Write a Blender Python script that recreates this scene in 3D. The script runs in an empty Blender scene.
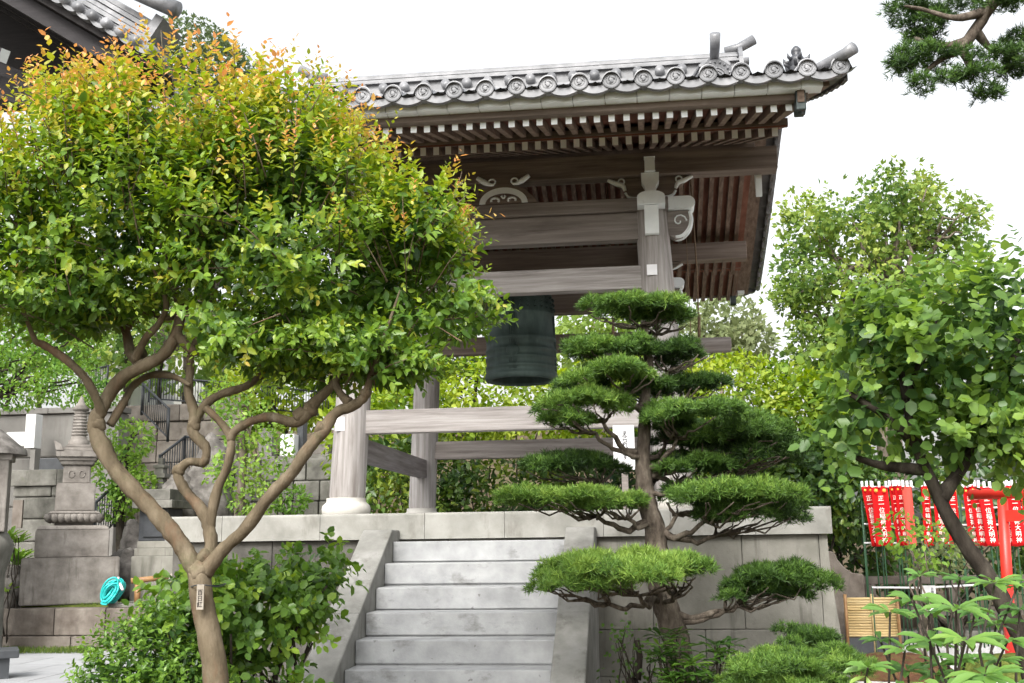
import bpy, bmesh, math, random
import numpy as np
from mathutils import Vector, Matrix

random.seed(7)
RNG = np.random.default_rng(11)
S = bpy.context.scene
COL = S.collection
R = math.radians

# ------------------------------------------------------------------ camera
FPX, PW, PH = 1092.0, 1024, 683
PITCH, YAW, ROLL = R(10.37), R(7.0), R(0.743)
EYE = np.array([0.0, 0.0, 1.6])
FW = np.array([-math.sin(YAW) * math.cos(PITCH), math.cos(YAW) * math.cos(PITCH), math.sin(PITCH)])
R0 = np.array([math.cos(YAW), math.sin(YAW), 0.0])
U0 = np.cross(R0, FW)
RT = R0 * math.cos(ROLL) - U0 * math.sin(ROLL)
UP = np.cross(RT, FW)
cam = bpy.data.cameras.new('camera')
camo = bpy.data.objects.new('camera', cam)
COL.objects.link(camo)
cam.sensor_width = 36
cam.lens = 36 * FPX / PW
cam.clip_start = 0.05
cam.clip_end = 2000
camo.matrix_world = Matrix(((RT[0], UP[0], -FW[0], EYE[0]), (RT[1], UP[1], -FW[1], EYE[1]),
                            (RT[2], UP[2], -FW[2], EYE[2]), (0, 0, 0, 1)))
S.camera = camo

# ------------------------------------------------------------------ light
SUN_EL, SUN_AZ = R(44), R(192)      # azimuth clockwise from +Y: from behind the camera, a little left
w = bpy.data.worlds.new('World')
S.world = w
w.use_nodes = True
nt = w.node_tree
bg = nt.nodes['Background']
sky = nt.nodes.new('ShaderNodeTexSky')
sky.sky_type = 'NISHITA'
sky.sun_disc = False
sky.sun_elevation = SUN_EL
sky.sun_rotation = SUN_AZ
sky.air_density = 1.6
sky.dust_density = 6.0
sky.ozone_density = 1.0
hs = nt.nodes.new('ShaderNodeHueSaturation')
hs.inputs['Saturation'].default_value = 0.16
nt.links.new(sky.outputs[0], hs.inputs['Color'])
nt.links.new(hs.outputs[0], bg.inputs['Color'])
bg.inputs['Strength'].default_value = 0.15
sl = bpy.data.lights.new('sun', 'SUN')
so = bpy.data.objects.new('sun', sl)
COL.objects.link(so)
sl.energy = 0.95
sl.angle = R(15)
sl.color = (1.0, 0.965, 0.91)
d = Vector((math.sin(SUN_AZ) * math.cos(SUN_EL), math.cos(SUN_AZ) * math.cos(SUN_EL), math.sin(SUN_EL)))
so.rotation_euler = d.to_track_quat('Z', 'Y').to_euler()
S.view_settings.view_transform = 'Standard'
S.view_settings.look = 'None'
S.view_settings.exposure = 1.3
S.view_settings.gamma = 1.0
S.render.engine = 'CYCLES'
S.cycles.max_bounces = 6
S.cycles.diffuse_bounces = 3
S.cycles.transparent_max_bounces = 4


def at(px, py, Y):
    r = FW + RT * (px - PW / 2) / FPX - UP * (py - PH / 2) / FPX
    return EYE + r * Y / r[1]


def atz(px, py, z):
    r = FW + RT * (px - PW / 2) / FPX - UP * (py - PH / 2) / FPX
    return EYE + r * (z - EYE[2]) / r[2]


def mpp(Y):                       # metres per pixel at that distance
    return Y * 1.02 / FPX

# ------------------------------------------------------------------ materials


def new_mat(name):
    m = bpy.data.materials.new(name)
    m.use_nodes = True
    n = m.node_tree.nodes
    return m, n, m.node_tree.links, n['Principled BSDF']


def ramp(n, cols, pos=None):
    r = n.new('ShaderNodeValToRGB')
    e = r.color_ramp.elements
    k = len(cols)
    for i in range(k):
        p = pos[i] if pos else i / max(1, k - 1)
        if i < 2:
            e[i].position = p
        else:
            e.new(p)
    for i in range(k):
        p = pos[i] if pos else i / max(1, k - 1)
        e[i].position = p
        e[i].color = (*cols[i], 1)
    return r


def surf(name, cols, scale=(4, 4, 4), detail=6, rough=0.7, spec=0.3, bump=0.2, bscale=None, stain=None,
         speck=None, metal=0.0, lo=0.3, hi=0.7, island=0.0):
    """noise-driven colour between cols; stain=(colour, scale vec, threshold, strength); speck=(colour, scale, amount)"""
    m, n, L, b = new_mat(name)
    tc = n.new('ShaderNodeTexCoord')
    mp = n.new('ShaderNodeMapping')
    mp.inputs['Scale'].default_value = scale
    L.new(tc.outputs['Object'], mp.inputs[0])
    nz = n.new('ShaderNodeTexNoise')
    nz.inputs['Scale'].default_value = 1
    nz.inputs['Detail'].default_value = detail
    nz.inputs['Roughness'].default_value = 0.6
    L.new(mp.outputs[0], nz.inputs['Vector'])
    rp = ramp(n, cols, [lo + (hi - lo) * i / max(1, len(cols) - 1) for i in range(len(cols))])
    L.new(nz.outputs['Fac'], rp.inputs[0])
    out = rp.outputs[0]
    if stain:
        for st in (stain if isinstance(stain, list) else [stain]):
            c, sc, th, stg = st
            mp2 = n.new('ShaderNodeMapping')
            mp2.inputs['Scale'].default_value = sc
            L.new(tc.outputs['Object'], mp2.inputs[0])
            n2 = n.new('ShaderNodeTexNoise')
            n2.inputs['Scale'].default_value = 1
            n2.inputs['Detail'].default_value = 8
            n2.inputs['Roughness'].default_value = 0.65
            L.new(mp2.outputs[0], n2.inputs['Vector'])
            mr = n.new('ShaderNodeMapRange')
            mr.inputs['From Min'].default_value = th
            mr.inputs['From Max'].default_value = th + 0.14
            mr.inputs['To Max'].default_value = stg
            L.new(n2.outputs['Fac'], mr.inputs[0])
            mx = n.new('ShaderNodeMix')
            mx.data_type = 'RGBA'
            L.new(mr.outputs[0], mx.inputs[0])
            L.new(out, mx.inputs[6])
            mx.inputs[7].default_value = (*c, 1)
            out = mx.outputs[2]
    if speck:
        c, sc, th = speck
        n3 = n.new('ShaderNodeTexNoise')
        n3.inputs['Scale'].default_value = sc
        n3.inputs['Detail'].default_value = 2
        L.new(tc.outputs['Object'], n3.inputs['Vector'])
        mr = n.new('ShaderNodeMapRange')
        mr.inputs['From Min'].default_value = th
        mr.inputs['From Max'].default_value = th + 0.05
        mr.inputs['To Max'].default_value = 0.8
        L.new(n3.outputs['Fac'], mr.inputs[0])
        mx = n.new('ShaderNodeMix')
        mx.data_type = 'RGBA'
        L.new(mr.outputs[0], mx.inputs[0])
        L.new(out, mx.inputs[6])
        mx.inputs[7].default_value = (*c, 1)
        out = mx.outputs[2]
    if island:
        g = n.new('ShaderNodeNewGeometry')
        mr = n.new('ShaderNodeMapRange')
        mr.inputs['To Min'].default_value = 1 - island
        mr.inputs['To Max'].default_value = 1 + island
        L.new(g.outputs['Random Per Island'], mr.inputs[0])
        hv = n.new('ShaderNodeHueSaturation')
        L.new(mr.outputs[0], hv.inputs['Value'])
        L.new(out, hv.inputs['Color'])
        out = hv.outputs[0]
    L.new(out, b.inputs['Base Color'])
    b.inputs['Roughness'].default_value = rough
    b.inputs['Specular IOR Level'].default_value = spec
    b.inputs['Metallic'].default_value = metal
    if bump:
        n4 = n.new('ShaderNodeTexNoise')
        n4.inputs['Detail'].default_value = 8
        n4.inputs['Roughness'].default_value = 0.7
        mp4 = n.new('ShaderNodeMapping')
        mp4.inputs['Scale'].default_value = bscale or tuple(3 * s for s in scale)
        L.new(tc.outputs['Object'], mp4.inputs[0])
        L.new(mp4.outputs[0], n4.inputs['Vector'])
        n4.inputs['Scale'].default_value = 1
        bp = n.new('ShaderNodeBump')
        bp.inputs['Strength'].default_value = bump
        bp.inputs['Distance'].default_value = 0.02
        L.new(n4.outputs['Fac'], bp.inputs['Height'])
        L.new(bp.outputs[0], b.inputs['Normal'])
    return m


def leaf_mat(name, cols, trans=0.35, rough=0.45, spec=0.35, pos=None):
    m, n, L, b = new_mat(name)
    a = n.new('ShaderNodeAttribute')
    a.attribute_name = 'tint'
    rp = ramp(n, cols, pos)
    L.new(a.outputs['Fac'], rp.inputs[0])
    L.new(rp.outputs[0], b.inputs['Base Color'])
    b.inputs['Roughness'].default_value = rough
    b.inputs['Specular IOR Level'].default_value = spec
    t = n.new('ShaderNodeBsdfTranslucent')
    hv = n.new('ShaderNodeHueSaturation')
    hv.inputs['Value'].default_value = 1.5
    hv.inputs['Saturation'].default_value = 1.1
    hv.inputs['Hue'].default_value = 0.49
    L.new(rp.outputs[0], hv.inputs['Color'])
    L.new(hv.outputs[0], t.inputs['Color'])
    mx = n.new('ShaderNodeMixShader')
    mx.inputs[0].default_value = trans
    L.new(b.outputs[0], mx.inputs[1])
    L.new(t.outputs[0], mx.inputs[2])
    L.new(mx.outputs[0], n['Material Output'].inputs['Surface'])
    return m


def plain(name, col, rough=0.5, spec=0.4, metal=0.0):
    return surf(name, [tuple(c * 0.9 for c in col), tuple(min(1, c * 1.08) for c in col)], (9, 9, 9), 5, rough, spec, 0.04, metal=metal)


M = {}
M['wood_x'] = surf('weathered_wood_lengthwise', [(.20, .18, .168), (.315, .292, .28), (.43, .408, .396)], (1.2, 16, 26), 8, .8, .2, .35,
                   stain=((.10, .085, .08), (.8, 4, 7), .56, .6))
M['wood_z'] = surf('weathered_wood_upright', [(.21, .19, .178), (.33, .308, .295), (.45, .428, .415)], (24, 24, 1.1), 8, .8, .2, .35,
                   stain=((.13, .105, .09), (7, 7, .7), .55, .65))
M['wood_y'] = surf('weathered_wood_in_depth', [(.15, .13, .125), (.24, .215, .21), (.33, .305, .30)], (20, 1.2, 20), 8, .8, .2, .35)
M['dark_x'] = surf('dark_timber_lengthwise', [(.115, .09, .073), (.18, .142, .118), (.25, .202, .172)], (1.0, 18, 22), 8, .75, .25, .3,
                   stain=((.06, .045, .04), (.7, 4, 5), .55, .6))
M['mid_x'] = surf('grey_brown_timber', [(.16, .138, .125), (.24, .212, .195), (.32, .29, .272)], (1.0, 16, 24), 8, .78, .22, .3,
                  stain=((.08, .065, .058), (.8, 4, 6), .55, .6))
M['rafter'] = surf('rafter_timber', [(.105, .072, .053), (.175, .126, .095), (.25, .188, .145)], (24, 1.4, 24), 7, .75, .25, .2)
M['deck'] = surf('reddish_roof_boards', [(.12, .05, .034), (.19, .082, .055), (.25, .115, .078)], (9, 1.0, 9), 6, .8, .2, .2)
M['white'] = surf('aged_white_paint', [(.79, .84, .85), (.89, .93, .94)], (7, 7, 7), 6, .6, .3, .1, stain=((.50, .53, .51), (9, 9, 3), .62, .5))
M['verge'] = surf('dark_weathered_tile', [(.07, .065, .062), (.12, .115, .11)], (8, 8, 8), 6, .6, .3, .15, island=.2)
M['tile'] = surf('silver_roof_tile', [(.095, .098, .105), (.16, .163, .172), (.245, .245, .255)], (5, 5, 5), 7, .42, .5, .12, island=.16,
                 stain=((.16, .15, .14), (9, 9, 9), .6, .5))
M['tile_dark'] = surf('dark_glazed_tile', [(.03, .032, .036), (.06, .062, .07)], (12, 12, 12), 5, .4, .5, .1)
M['bronze'] = surf('aged_bronze', [(.028, .044, .040), (.048, .074, .066), (.075, .11, .097)], (7, 7, 2.2), 7, .55, .4, .12, metal=.25,
                   stain=((.09, .12, .11), (9, 9, 1.5), .6, .5))
M['bronze_cap'] = surf('dark_copper_cap', [(.02, .03, .03), (.05, .065, .06)], (14, 14, 14), 5, .45, .5, .1, metal=.4)
M['granite'] = surf('pale_granite', [(.26, .265, .268), (.335, .34, .343), (.41, .415, .416)], (5, 5, 5), 8, .8, .25, .12, bscale=(60, 60, 60),
                    stain=[((.12, .118, .108), (3.2, 3.2, 5), .56, .75), ((.09, .10, .06), (1.6, 9, 9), .62, .5), ((.46, .46, .45), (14, 14, 14), .66, .5)], speck=((.16, .155, .15), 16, .70), island=.06)
M['granite_wall'] = surf('weathered_granite_wall', [(.15, .145, .122), (.215, .208, .18), (.28, .27, .24)], (2.6, 2.6, 2.2), 8, .85, .2, .2, bscale=(45, 45, 45),
                         stain=[((.10, .095, .08), (7, 7, .8), .54, .75), ((.07, .065, .058), (24, 24, 24), .64, .6)], island=.07)
M['wall_dark'] = surf('shaded_stained_wall_stone', [(.05, .048, .042), (.095, .09, .08), (.15, .145, .13)], (3, 3, 2.4), 8, .9, .2, .25, bscale=(45, 45, 45), stain=[((.035, .033, .028), (7, 7, .8), .55, .7), ((.2, .195, .18), (12, 12, 12), .64, .5)], island=.12)  # shade on the lower left wall put into the colour, along with real stains
M['granite_cap'] = surf('lichened_coping_stone', [(.20, .198, .178), (.285, .28, .255), (.36, .355, .33)], (3, 3, 3), 8, .85, .2, .18, bscale=(50, 50, 50),
                        stain=[((.16, .15, .13), (5, 5, 2), .55, .7), ((.10, .095, .08), (22, 22, 22), .65, .65)], island=.05)
M['side_stone'] = surf('grey_side_stone', [(.15, .148, .135), (.22, .217, .20), (.29, .286, .27)], (4, 4, 4), 8, .85, .2, .2, bscale=(50, 50, 50),
                       stain=[((.11, .105, .09), (6, 6, 1.4), .55, .7), ((.58, .57, .53), (20, 20, 20), .66, .8)])
M['pale_base'] = surf('pale_base_stone', [(.44, .42, .38), (.56, .54, .50)], (6, 6, 6), 7, .8, .2, .12, stain=((.32, .28, .24), (8, 8, 3), .6, .4))
M['pagoda_stone'] = surf('warm_grey_carved_stone', [(.12, .108, .096), (.195, .178, .16), (.275, .255, .232)], (4, 4, 4), 8, .9, .15, .3, bscale=(35, 35, 35),
                         stain=[((.085, .075, .065), (9, 9, 1.1), .57, .75), ((.42, .40, .37), (16, 16, 16), .67, .6)], island=.06)
M['old_stone'] = surf('old_wall_stone', [(.085, .082, .072), (.15, .145, .128), (.235, .228, .205)], (3, 3, 3), 8, .9, .15, .35, bscale=(20, 20, 20),
                      stain=[((.07, .068, .055), (6, 6, 1.4), .55, .7), ((.12, .14, .06), (4, 4, 4), .62, .5)], island=.25)
M['rubble'] = surf('pinkish_rubble_stone', [(.14, .12, .10), (.215, .19, .162), (.30, .27, .235)], (4, 4, 4), 7, .9, .15, .35, island=.3,
                   stain=((.09, .085, .06), (5, 5, 2), .6, .6))
M['rock'] = surf('mossy_rock', [(.06, .055, .05), (.13, .12, .11), (.24, .225, .21)], (5, 5, 5), 8, .9, .15, .6, bscale=(14, 14, 14),
                 stain=((.06, .08, .025), (5, 5, 5), .6, .6))
M['concrete'] = surf('stained_concrete', [(.19, .182, .168), (.265, .255, .237)], (2, 2, 2), 8, .9, .15, .15, stain=((.17, .155, .14), (4, 4, .6), .55, .7))
M['grey_tag'] = surf('greyed_wooden_tag', [(.24, .21, .17), (.36, .33, .28)], (20, 20, 6), 5, .8, .2, .1)
M['white_wall'] = surf('white_render', [(.66, .66, .65), (.76, .76, .75)], (2, 2, 2), 5, .8, .2, .05)
M['slate'] = surf('dark_slate', [(.035, .038, .042), (.06, .064, .07)], (8, 8, 8), 6, .45, .4, .1)
M['kerb'] = surf('old_brown_kerb_stone', [(.085, .07, .058), (.14, .12, .102), (.21, .185, .16)], (3, 3, 3), 8, .9, .15, .3, bscale=(25, 25, 25), island=.15,
                 stain=((.07, .06, .05), (6, 6, 1.5), .56, .6))
M['iron'] = plain('black_painted_iron', (.018, .022, .026), .45, .5)
M['bamboo'] = surf('dry_bamboo', [(.42, .30, .13), (.55, .41, .20), (.64, .50, .27)], (1.5, 8, 22), 6, .5, .4, .08, island=.18)
M['bamboo_old'] = surf('old_bamboo_pole', [(.20, .10, .04), (.33, .19, .08)], (2, 12, 12), 6, .5, .4, .08)
M['red'] = plain('vermilion_paint', (.66, .03, .018), .4, .5)
M['cloth_red'] = leaf_mat('red_banner_cloth', [(.60, .016, .018), (.74, .04, .035)], .3, .8, .1)
M['cloth_pink'] = leaf_mat('faded_red_banner_cloth', [(.66, .12, .09), (.74, .18, .13)], .3, .8, .1)
M['paint_white'] = plain('white_lettering', (.86, .82, .76), .7, .2)
M['gold'] = plain('yellow_crest_print', (.80, .45, .08), .7, .2)
M['plastic_white'] = plain('white_plastic', (.82, .82, .84), .4, .5)
M['ink'] = plain('black_ink', (.025, .022, .025), .8, .2)
M['green_pole'] = plain('green_garden_stake', (.03, .085, .04), .5, .4)
M['hose'] = plain('turquoise_hose', (.02, .42, .40), .35, .5)
M['rope'] = surf('old_brown_rope', [(.16, .11, .07), (.26, .19, .13)], (30, 30, 60), 4, .9, .1, .2)
M['paving'] = surf('grey_granite_paving', [(.25, .255, .26), (.32, .325, .335)], (2, 2, 2), 8, .8, .25, .1, stain=((.25, .25, .25), (1.5, 1.5, 1.5), .55, .5), island=.06)
M['gravel'] = surf('white_raked_gravel', [(.34, .33, .32), (.62, .61, .60), (.80, .79, .78)], (45, 45, 45), 4, .9, .15, .9, bscale=(60, 60, 60))
M['earth'] = surf('brown_earth', [(.05, .037, .024), (.09, .067, .044), (.12, .10, .06)], (3, 3, 3), 8, .95, .1, .5, stain=((.045, .06, .018), (1.5, 1.5, 1.5), .52, .7))
M['moss'] = surf('moss_carpet', [(.045, .06, .012), (.085, .11, .022), (.14, .16, .04)], (9, 9, 9), 8, .95, .1, .8, bscale=(50, 50, 50), stain=((.10, .055, .035), (3, 3, 3), .55, .6))
M['brown_moss'] = surf('reddish_brown_moss', [(.06, .03, .018), (.12, .06, .035), (.10, .10, .03)], (9, 9, 9), 8, .95, .1, .8, bscale=(40, 40, 40), stain=((.06, .085, .02), (4, 4, 4), .55, .7))
M['bark_smooth'] = surf('smooth_peeling_bark', [(.065, .050, .031), (.125, .098, .063), (.20, .162, .112)], (9, 9, 4), 8, .8, .2, .7, bscale=(25, 25, 9),
                        stain=[((.15, .085, .05), (6, 6, 2.5), .54, .7), ((.055, .05, .03), (8, 8, 3), .60, .7), ((.085, .09, .042), (5, 5, 5), .56, .6), ((.24, .21, .16), (11, 11, 6), .62, .65)])
M['bark_pine'] = surf('flaky_pine_bark', [(.05, .04, .032), (.115, .094, .075), (.21, .18, .145)], (22, 22, 9), 8, .95, .1, .9, bscale=(38, 38, 16),
                      stain=((.24, .25, .20), (14, 14, 14), .62, .6))
M['bark_dark'] = surf('dark_bark', [(.018, .015, .012), (.042, .035, .028), (.075, .065, .052)], (14, 14, 5), 8, .9, .1, .7, bscale=(30, 30, 10),
                      stain=((.06, .075, .035), (9, 9, 9), .58, .6))
M['bark_pale'] = surf('pale_bark', [(.095, .075, .058), (.155, .126, .10), (.22, .185, .15)], (9, 9, 3), 7, .85, .15, .4)
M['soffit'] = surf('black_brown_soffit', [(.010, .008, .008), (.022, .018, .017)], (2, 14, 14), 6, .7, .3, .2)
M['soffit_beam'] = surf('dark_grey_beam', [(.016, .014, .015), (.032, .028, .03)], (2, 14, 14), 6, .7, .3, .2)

G = {}
G['hero'] = leaf_mat('myrtle_leaf', [(.032, .085, .022), (.080, .165, .026), (.165, .275, .03), (.30, .37, .045), (.46, .37, .065), (.62, .31, .13)], .36, .4, .45)
G['pine'] = leaf_mat('pine_needle', [(.014, .034, .010), (.050, .105, .022), (.118, .225, .038), (.25, .37, .07)], .22, .5, .3)
G['shrub'] = leaf_mat('shrub_leaf', [(.03, .075, .018), (.078, .165, .028), (.15, .27, .035), (.29, .41, .05)], .36, .38, .5)
G['big_leaf'] = leaf_mat('broad_leaf', [(.035, .082, .024), (.085, .168, .036), (.175, .285, .05), (.32, .42, .07)], .42, .42, .45)
G['rhodo'] = leaf_mat('rhododendron_leaf', [(.045, .12, .025), (.09, .20, .04), (.165, .29, .06), (.25, .37, .08)], .3, .36, .5)
G['yellow'] = leaf_mat('yellow_green_leaf', [(.035, .085, .012), (.11, .20, .018), (.24, .33, .03), (.38, .44, .06)], .40, .5, .3)
G['dark'] = leaf_mat('dark_glossy_leaf', [(.015, .042, .012), (.05, .105, .022), (.105, .185, .03), (.26, .33, .045)], .28, .4, .45)
G['light'] = leaf_mat('light_green_leaf', [(.05, .13, .025), (.12, .24, .04), (.22, .36, .06), (.34, .45, .10)], .42, .5, .3)
G['far'] = leaf_mat('distant_leaf', [(.055, .11, .032), (.115, .20, .048), (.21, .30, .065), (.36, .42, .10)], .45, .6, .2)
G['olive'] = leaf_mat('olive_leaf', [(.09, .13, .06), (.18, .22, .10), (.30, .32, .17)], .40, .6, .2)
G['grass'] = leaf_mat('grass_blade', [(.05, .09, .02), (.10, .16, .03), (.18, .22, .05)], .35, .6, .2)

# ------------------------------------------------------------------ object helpers


def props(o, label=None, cat=None, group=None, kind=None):
    for k, v in (('label', label), ('category', cat), ('group', group), ('kind', kind)):
        if v:
            o[k] = v
    return o


def root(name, loc, label, cat, group=None):
    o = bpy.data.objects.new(name, None)
    o.empty_display_size = .1
    o.location = loc
    COL.objects.link(o)
    return props(o, label, cat, group)


def origin_of(o):
    v = Vector((0, 0, 0))
    while o:
        v += Vector(o.location)
        o = o.parent
    return v


def link_mesh(me, name, parent):
    o = bpy.data.objects.new(name, me)
    COL.objects.link(o)
    if parent:
        o.parent = parent
    return o


class MB:
    """collects shapes in world coordinates; build() links them as one mesh object"""

    def __init__(s):
        s.v = []
        s.f = []
        s.m = []
        s.sm = []

    def add(s, vs, fs, m=0, smooth=False):
        b = len(s.v)
        s.v += [tuple(float(c) for c in p) for p in vs]
        s.f += [tuple(b + i for i in f) for f in fs]
        s.m += [m] * len(fs)
        s.sm += [smooth] * len(fs)

    def box(s, x0, x1, y0, y1, z0, z1, m=0, bev=0.0):
        if bev > 0:
            bm = bmesh.new()
            bmesh.ops.create_cube(bm, size=1)
            for p in bm.verts:
                p.co = Vector((x0 + (p.co.x + .5) * (x1 - x0), y0 + (p.co.y + .5) * (y1 - y0), z0 + (p.co.z + .5) * (z1 - z0)))
            bmesh.ops.bevel(bm, geom=bm.edges[:], offset=bev, segments=2, profile=.6, affect='EDGES')
            s.addbm(bm, m)
            return
        vs = [(x, y, z) for z in (z0, z1) for y in (y0, y1) for x in (x0, x1)]
        s.add(vs, [(0, 2, 3, 1), (4, 5, 7, 6), (0, 1, 5, 4), (2, 6, 7, 3), (0, 4, 6, 2), (1, 3, 7, 5)], m)

    def addbm(s, bm, m=0, smooth=False):
        bm.verts.index_update()
        s.add([p.co for p in bm.verts], [[p.index for p in f.verts] for f in bm.faces], m, smooth)
        bm.free()

    def bar(s, a, b, w, h, m=0, mend=None, plumb=False):
        """square bar from a to b (w sideways, h upwards); mend = material of end at a"""
        a, b = Vector(a), Vector(b)
        d = (b - a).normalized()
        side = d.cross(Vector((0, 0, 1)))
        if side.length < 1e-4:
            side = Vector((1, 0, 0))
        side.normalize()
        u = side.cross(d)
        vs = []
        for p in (a, b):
            for i, j in ((-1, -1), (1, -1), (1, 1), (-1, 1)):
                sk = Vector((0, 0, 0))
                if plumb:            # plumb-cut ends
                    sk = d * (-(u.y * j * h / 2) / d.y)
                vs.append(p + side * i * w / 2 + u * j * h / 2 + sk)
        s.add(vs, [(0, 1, 5, 4), (1, 2, 6, 5), (2, 3, 7, 6), (3, 0, 4, 7), (4, 5, 6, 7)], m)
        s.add(vs[:4], [(3, 2, 1, 0)], m if mend is None else mend)

    def tube(s, pts, rad, n=8, m=0, cap=True, wob=0.0, smooth=True):
        P = [Vector(p) for p in pts]
        if not hasattr(rad, '__len__'):
            rad = [rad] * len(P)
        base = len(s.v)
        ref = None
        vs = []
        for i, p in enumerate(P):
            t = (P[min(i + 1, len(P) - 1)] - P[max(i - 1, 0)])
            t = t.normalized() if t.length > 1e-9 else Vector((0, 0, 1))
            if ref is None:
                ref = t.orthogonal().normalized()
            ref = (ref - t * ref.dot(t))
            ref = ref.normalized() if ref.length > 1e-6 else t.orthogonal().normalized()
            bi = t.cross(ref)
            for k in range(n):
                a = 2 * math.pi * k / n
                r = rad[i] * (1 + (random.uniform(-wob, wob) if wob else 0))
                vs.append(p + (ref * math.cos(a) + bi * math.sin(a)) * r)
        fs = []
        for i in range(len(P) - 1):
            for k in range(n):
                fs.append((i * n + k, i * n + (k + 1) % n, (i + 1) * n + (k + 1) % n, (i + 1) * n + k))
        if cap:
            fs.append(tuple(range(n - 1, -1, -1)))
            fs.append(tuple((len(P) - 1) * n + k for k in range(n)))
        s.add(vs, fs, m, smooth)

    def lathe(s, prof, c, n=28, m=0, smooth=True, shift=None):
        """prof: list of (r, z); c: axis (x, y); shift(z) -> dx, dy"""
        vs, fs = [], []
        for r, z in prof:
            dx, dy = shift(z) if shift else (0, 0)
            for k in range(n):
                a = 2 * math.pi * k / n
                vs.append((c[0] + dx + r * math.cos(a), c[1] + dy + r * math.sin(a), z))
        for i in range(len(prof) - 1):
            for k in range(n):
                fs.append((i * n + k, i * n + (k + 1) % n, (i + 1) * n + (k + 1) % n, (i + 1) * n + k))
        s.add(vs, fs, m, smooth)
        s.add(vs[:n], [tuple(range(n - 1, -1, -1))], m)
        s.add(vs[-n:], [tuple(range(n))], m)

    def prism(s, poly, axis, a, b, m=0):
        """polygon in the two other axes, swept along axis from a to b"""
        n = len(poly)
        vs = []
        for t in (a, b):
            for p, q in poly:
                vs.append({'x': (t, p, q), 'y': (p, t, q), 'z': (p, q, t)}[axis])
        fs = [tuple(range(n)), tuple(range(2 * n - 1, n - 1, -1))]
        for i in range(n):
            fs.append((i, n + i, n + (i + 1) % n, (i + 1) % n))
        s.add(vs, fs, m)

    def build(s, name, mats, parent=None, **kw):
        me = bpy.data.meshes.new(name)
        o0 = origin_of(parent) if parent else Vector((0, 0, 0))
        me.from_pydata([tuple(Vector(p) - o0) for p in s.v], [], s.f)
        if not isinstance(mats, (list, tuple)):
            mats = [mats]
        for m in mats:
            me.materials.append(m)
        me.polygons.foreach_set('material_index', s.m)
        me.polygons.foreach_set('use_smooth', s.sm)
        bm = bmesh.new()
        bm.from_mesh(me)
        bmesh.ops.recalc_face_normals(bm, faces=bm.faces[:])
        bm.to_mesh(me)
        bm.free()
        me.update()
        o = link_mesh(me, name, parent)
        return props(o, **kw)


def copy_tree(o, parent=None):
    c = o.copy()
    COL.objects.link(c)
    c.parent = parent
    for ch in list(o.children):
        copy_tree(ch, c)
    return c


def lettering(txt, size, centre, parent, mat, name='lettering', rz=0.0, lean=0.0, gap=1.0, thick=.0015):
    """upright column of characters facing -Y"""
    cu = bpy.data.curves.new(name, 'FONT')
    cu.body = '\n'.join(txt)
    cu.size = size
    cu.space_line = gap
    cu.align_x = 'CENTER'
    cu.align_y = 'CENTER'
    cu.extrude = thick
    t = bpy.data.objects.new(name, cu)
    COL.objects.link(t)
    bpy.context.view_layer.update()
    me = bpy.data.meshes.new_from_object(t.evaluated_get(bpy.context.evaluated_depsgraph_get()))
    bpy.data.objects.remove(t)
    mt = Matrix.Rotation(rz, 4, 'Z') @ Matrix.Rotation(lean, 4, 'Y') @ Matrix.Rotation(R(90), 4, 'X')
    mt = Matrix.Translation(Vector(centre) - origin_of(parent)) @ mt
    me.transform(mt)
    me.materials.clear()
    me.materials.append(mat)
    return link_mesh(me, name, parent)

# ------------------------------------------------------------------ foliage helpers


T_LEAF = (np.array([(0, 0, 0), (.30, .26, .05), (.68, .20, .03), (1, 0, -.06), (.68, -.20, .03), (.30, -.26, .05)]), [(0, 3, 2, 1), (0, 5, 4, 3)])
T_ROUND = (np.array([(0, 0, 0), (.25, .34, .06), (.70, .32, .04), (1, 0, -.08), (.70, -.32, .04), (.25, -.34, .06)]), [(0, 3, 2, 1), (0, 5, 4, 3)])
T_LANCE = (np.array([(0, 0, 0), (.35, .13, .05), (.68, .14, .04), (1, 0, -.12), (.68, -.14, .04), (.35, -.13, .05)]), [(0, 3, 2, 1), (0, 5, 4, 3)])
T_DIAM = (np.array([(0, 0, 0), (.5, .30, .06), (1, 0, 0), (.5, -.30, .06)]), [(0, 2, 1), (0, 3, 2)])
T_NEED = (np.array([(0, .014, 0), (0, -.014, 0), (1, 0, 0)]), [(0, 1, 2)])
T_CLUMP = (np.array([(0, 0, 0), (.45, .42, .10), (1, .12, .0), (.55, -.10, -.05), (.95, -.30, .12), (.35, -.45, .05)]), [(0, 3, 2, 1), (0, 5, 4, 3)])


def unit(a):
    return a / np.maximum(np.linalg.norm(a, axis=-1, keepdims=True), 1e-9)


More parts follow.
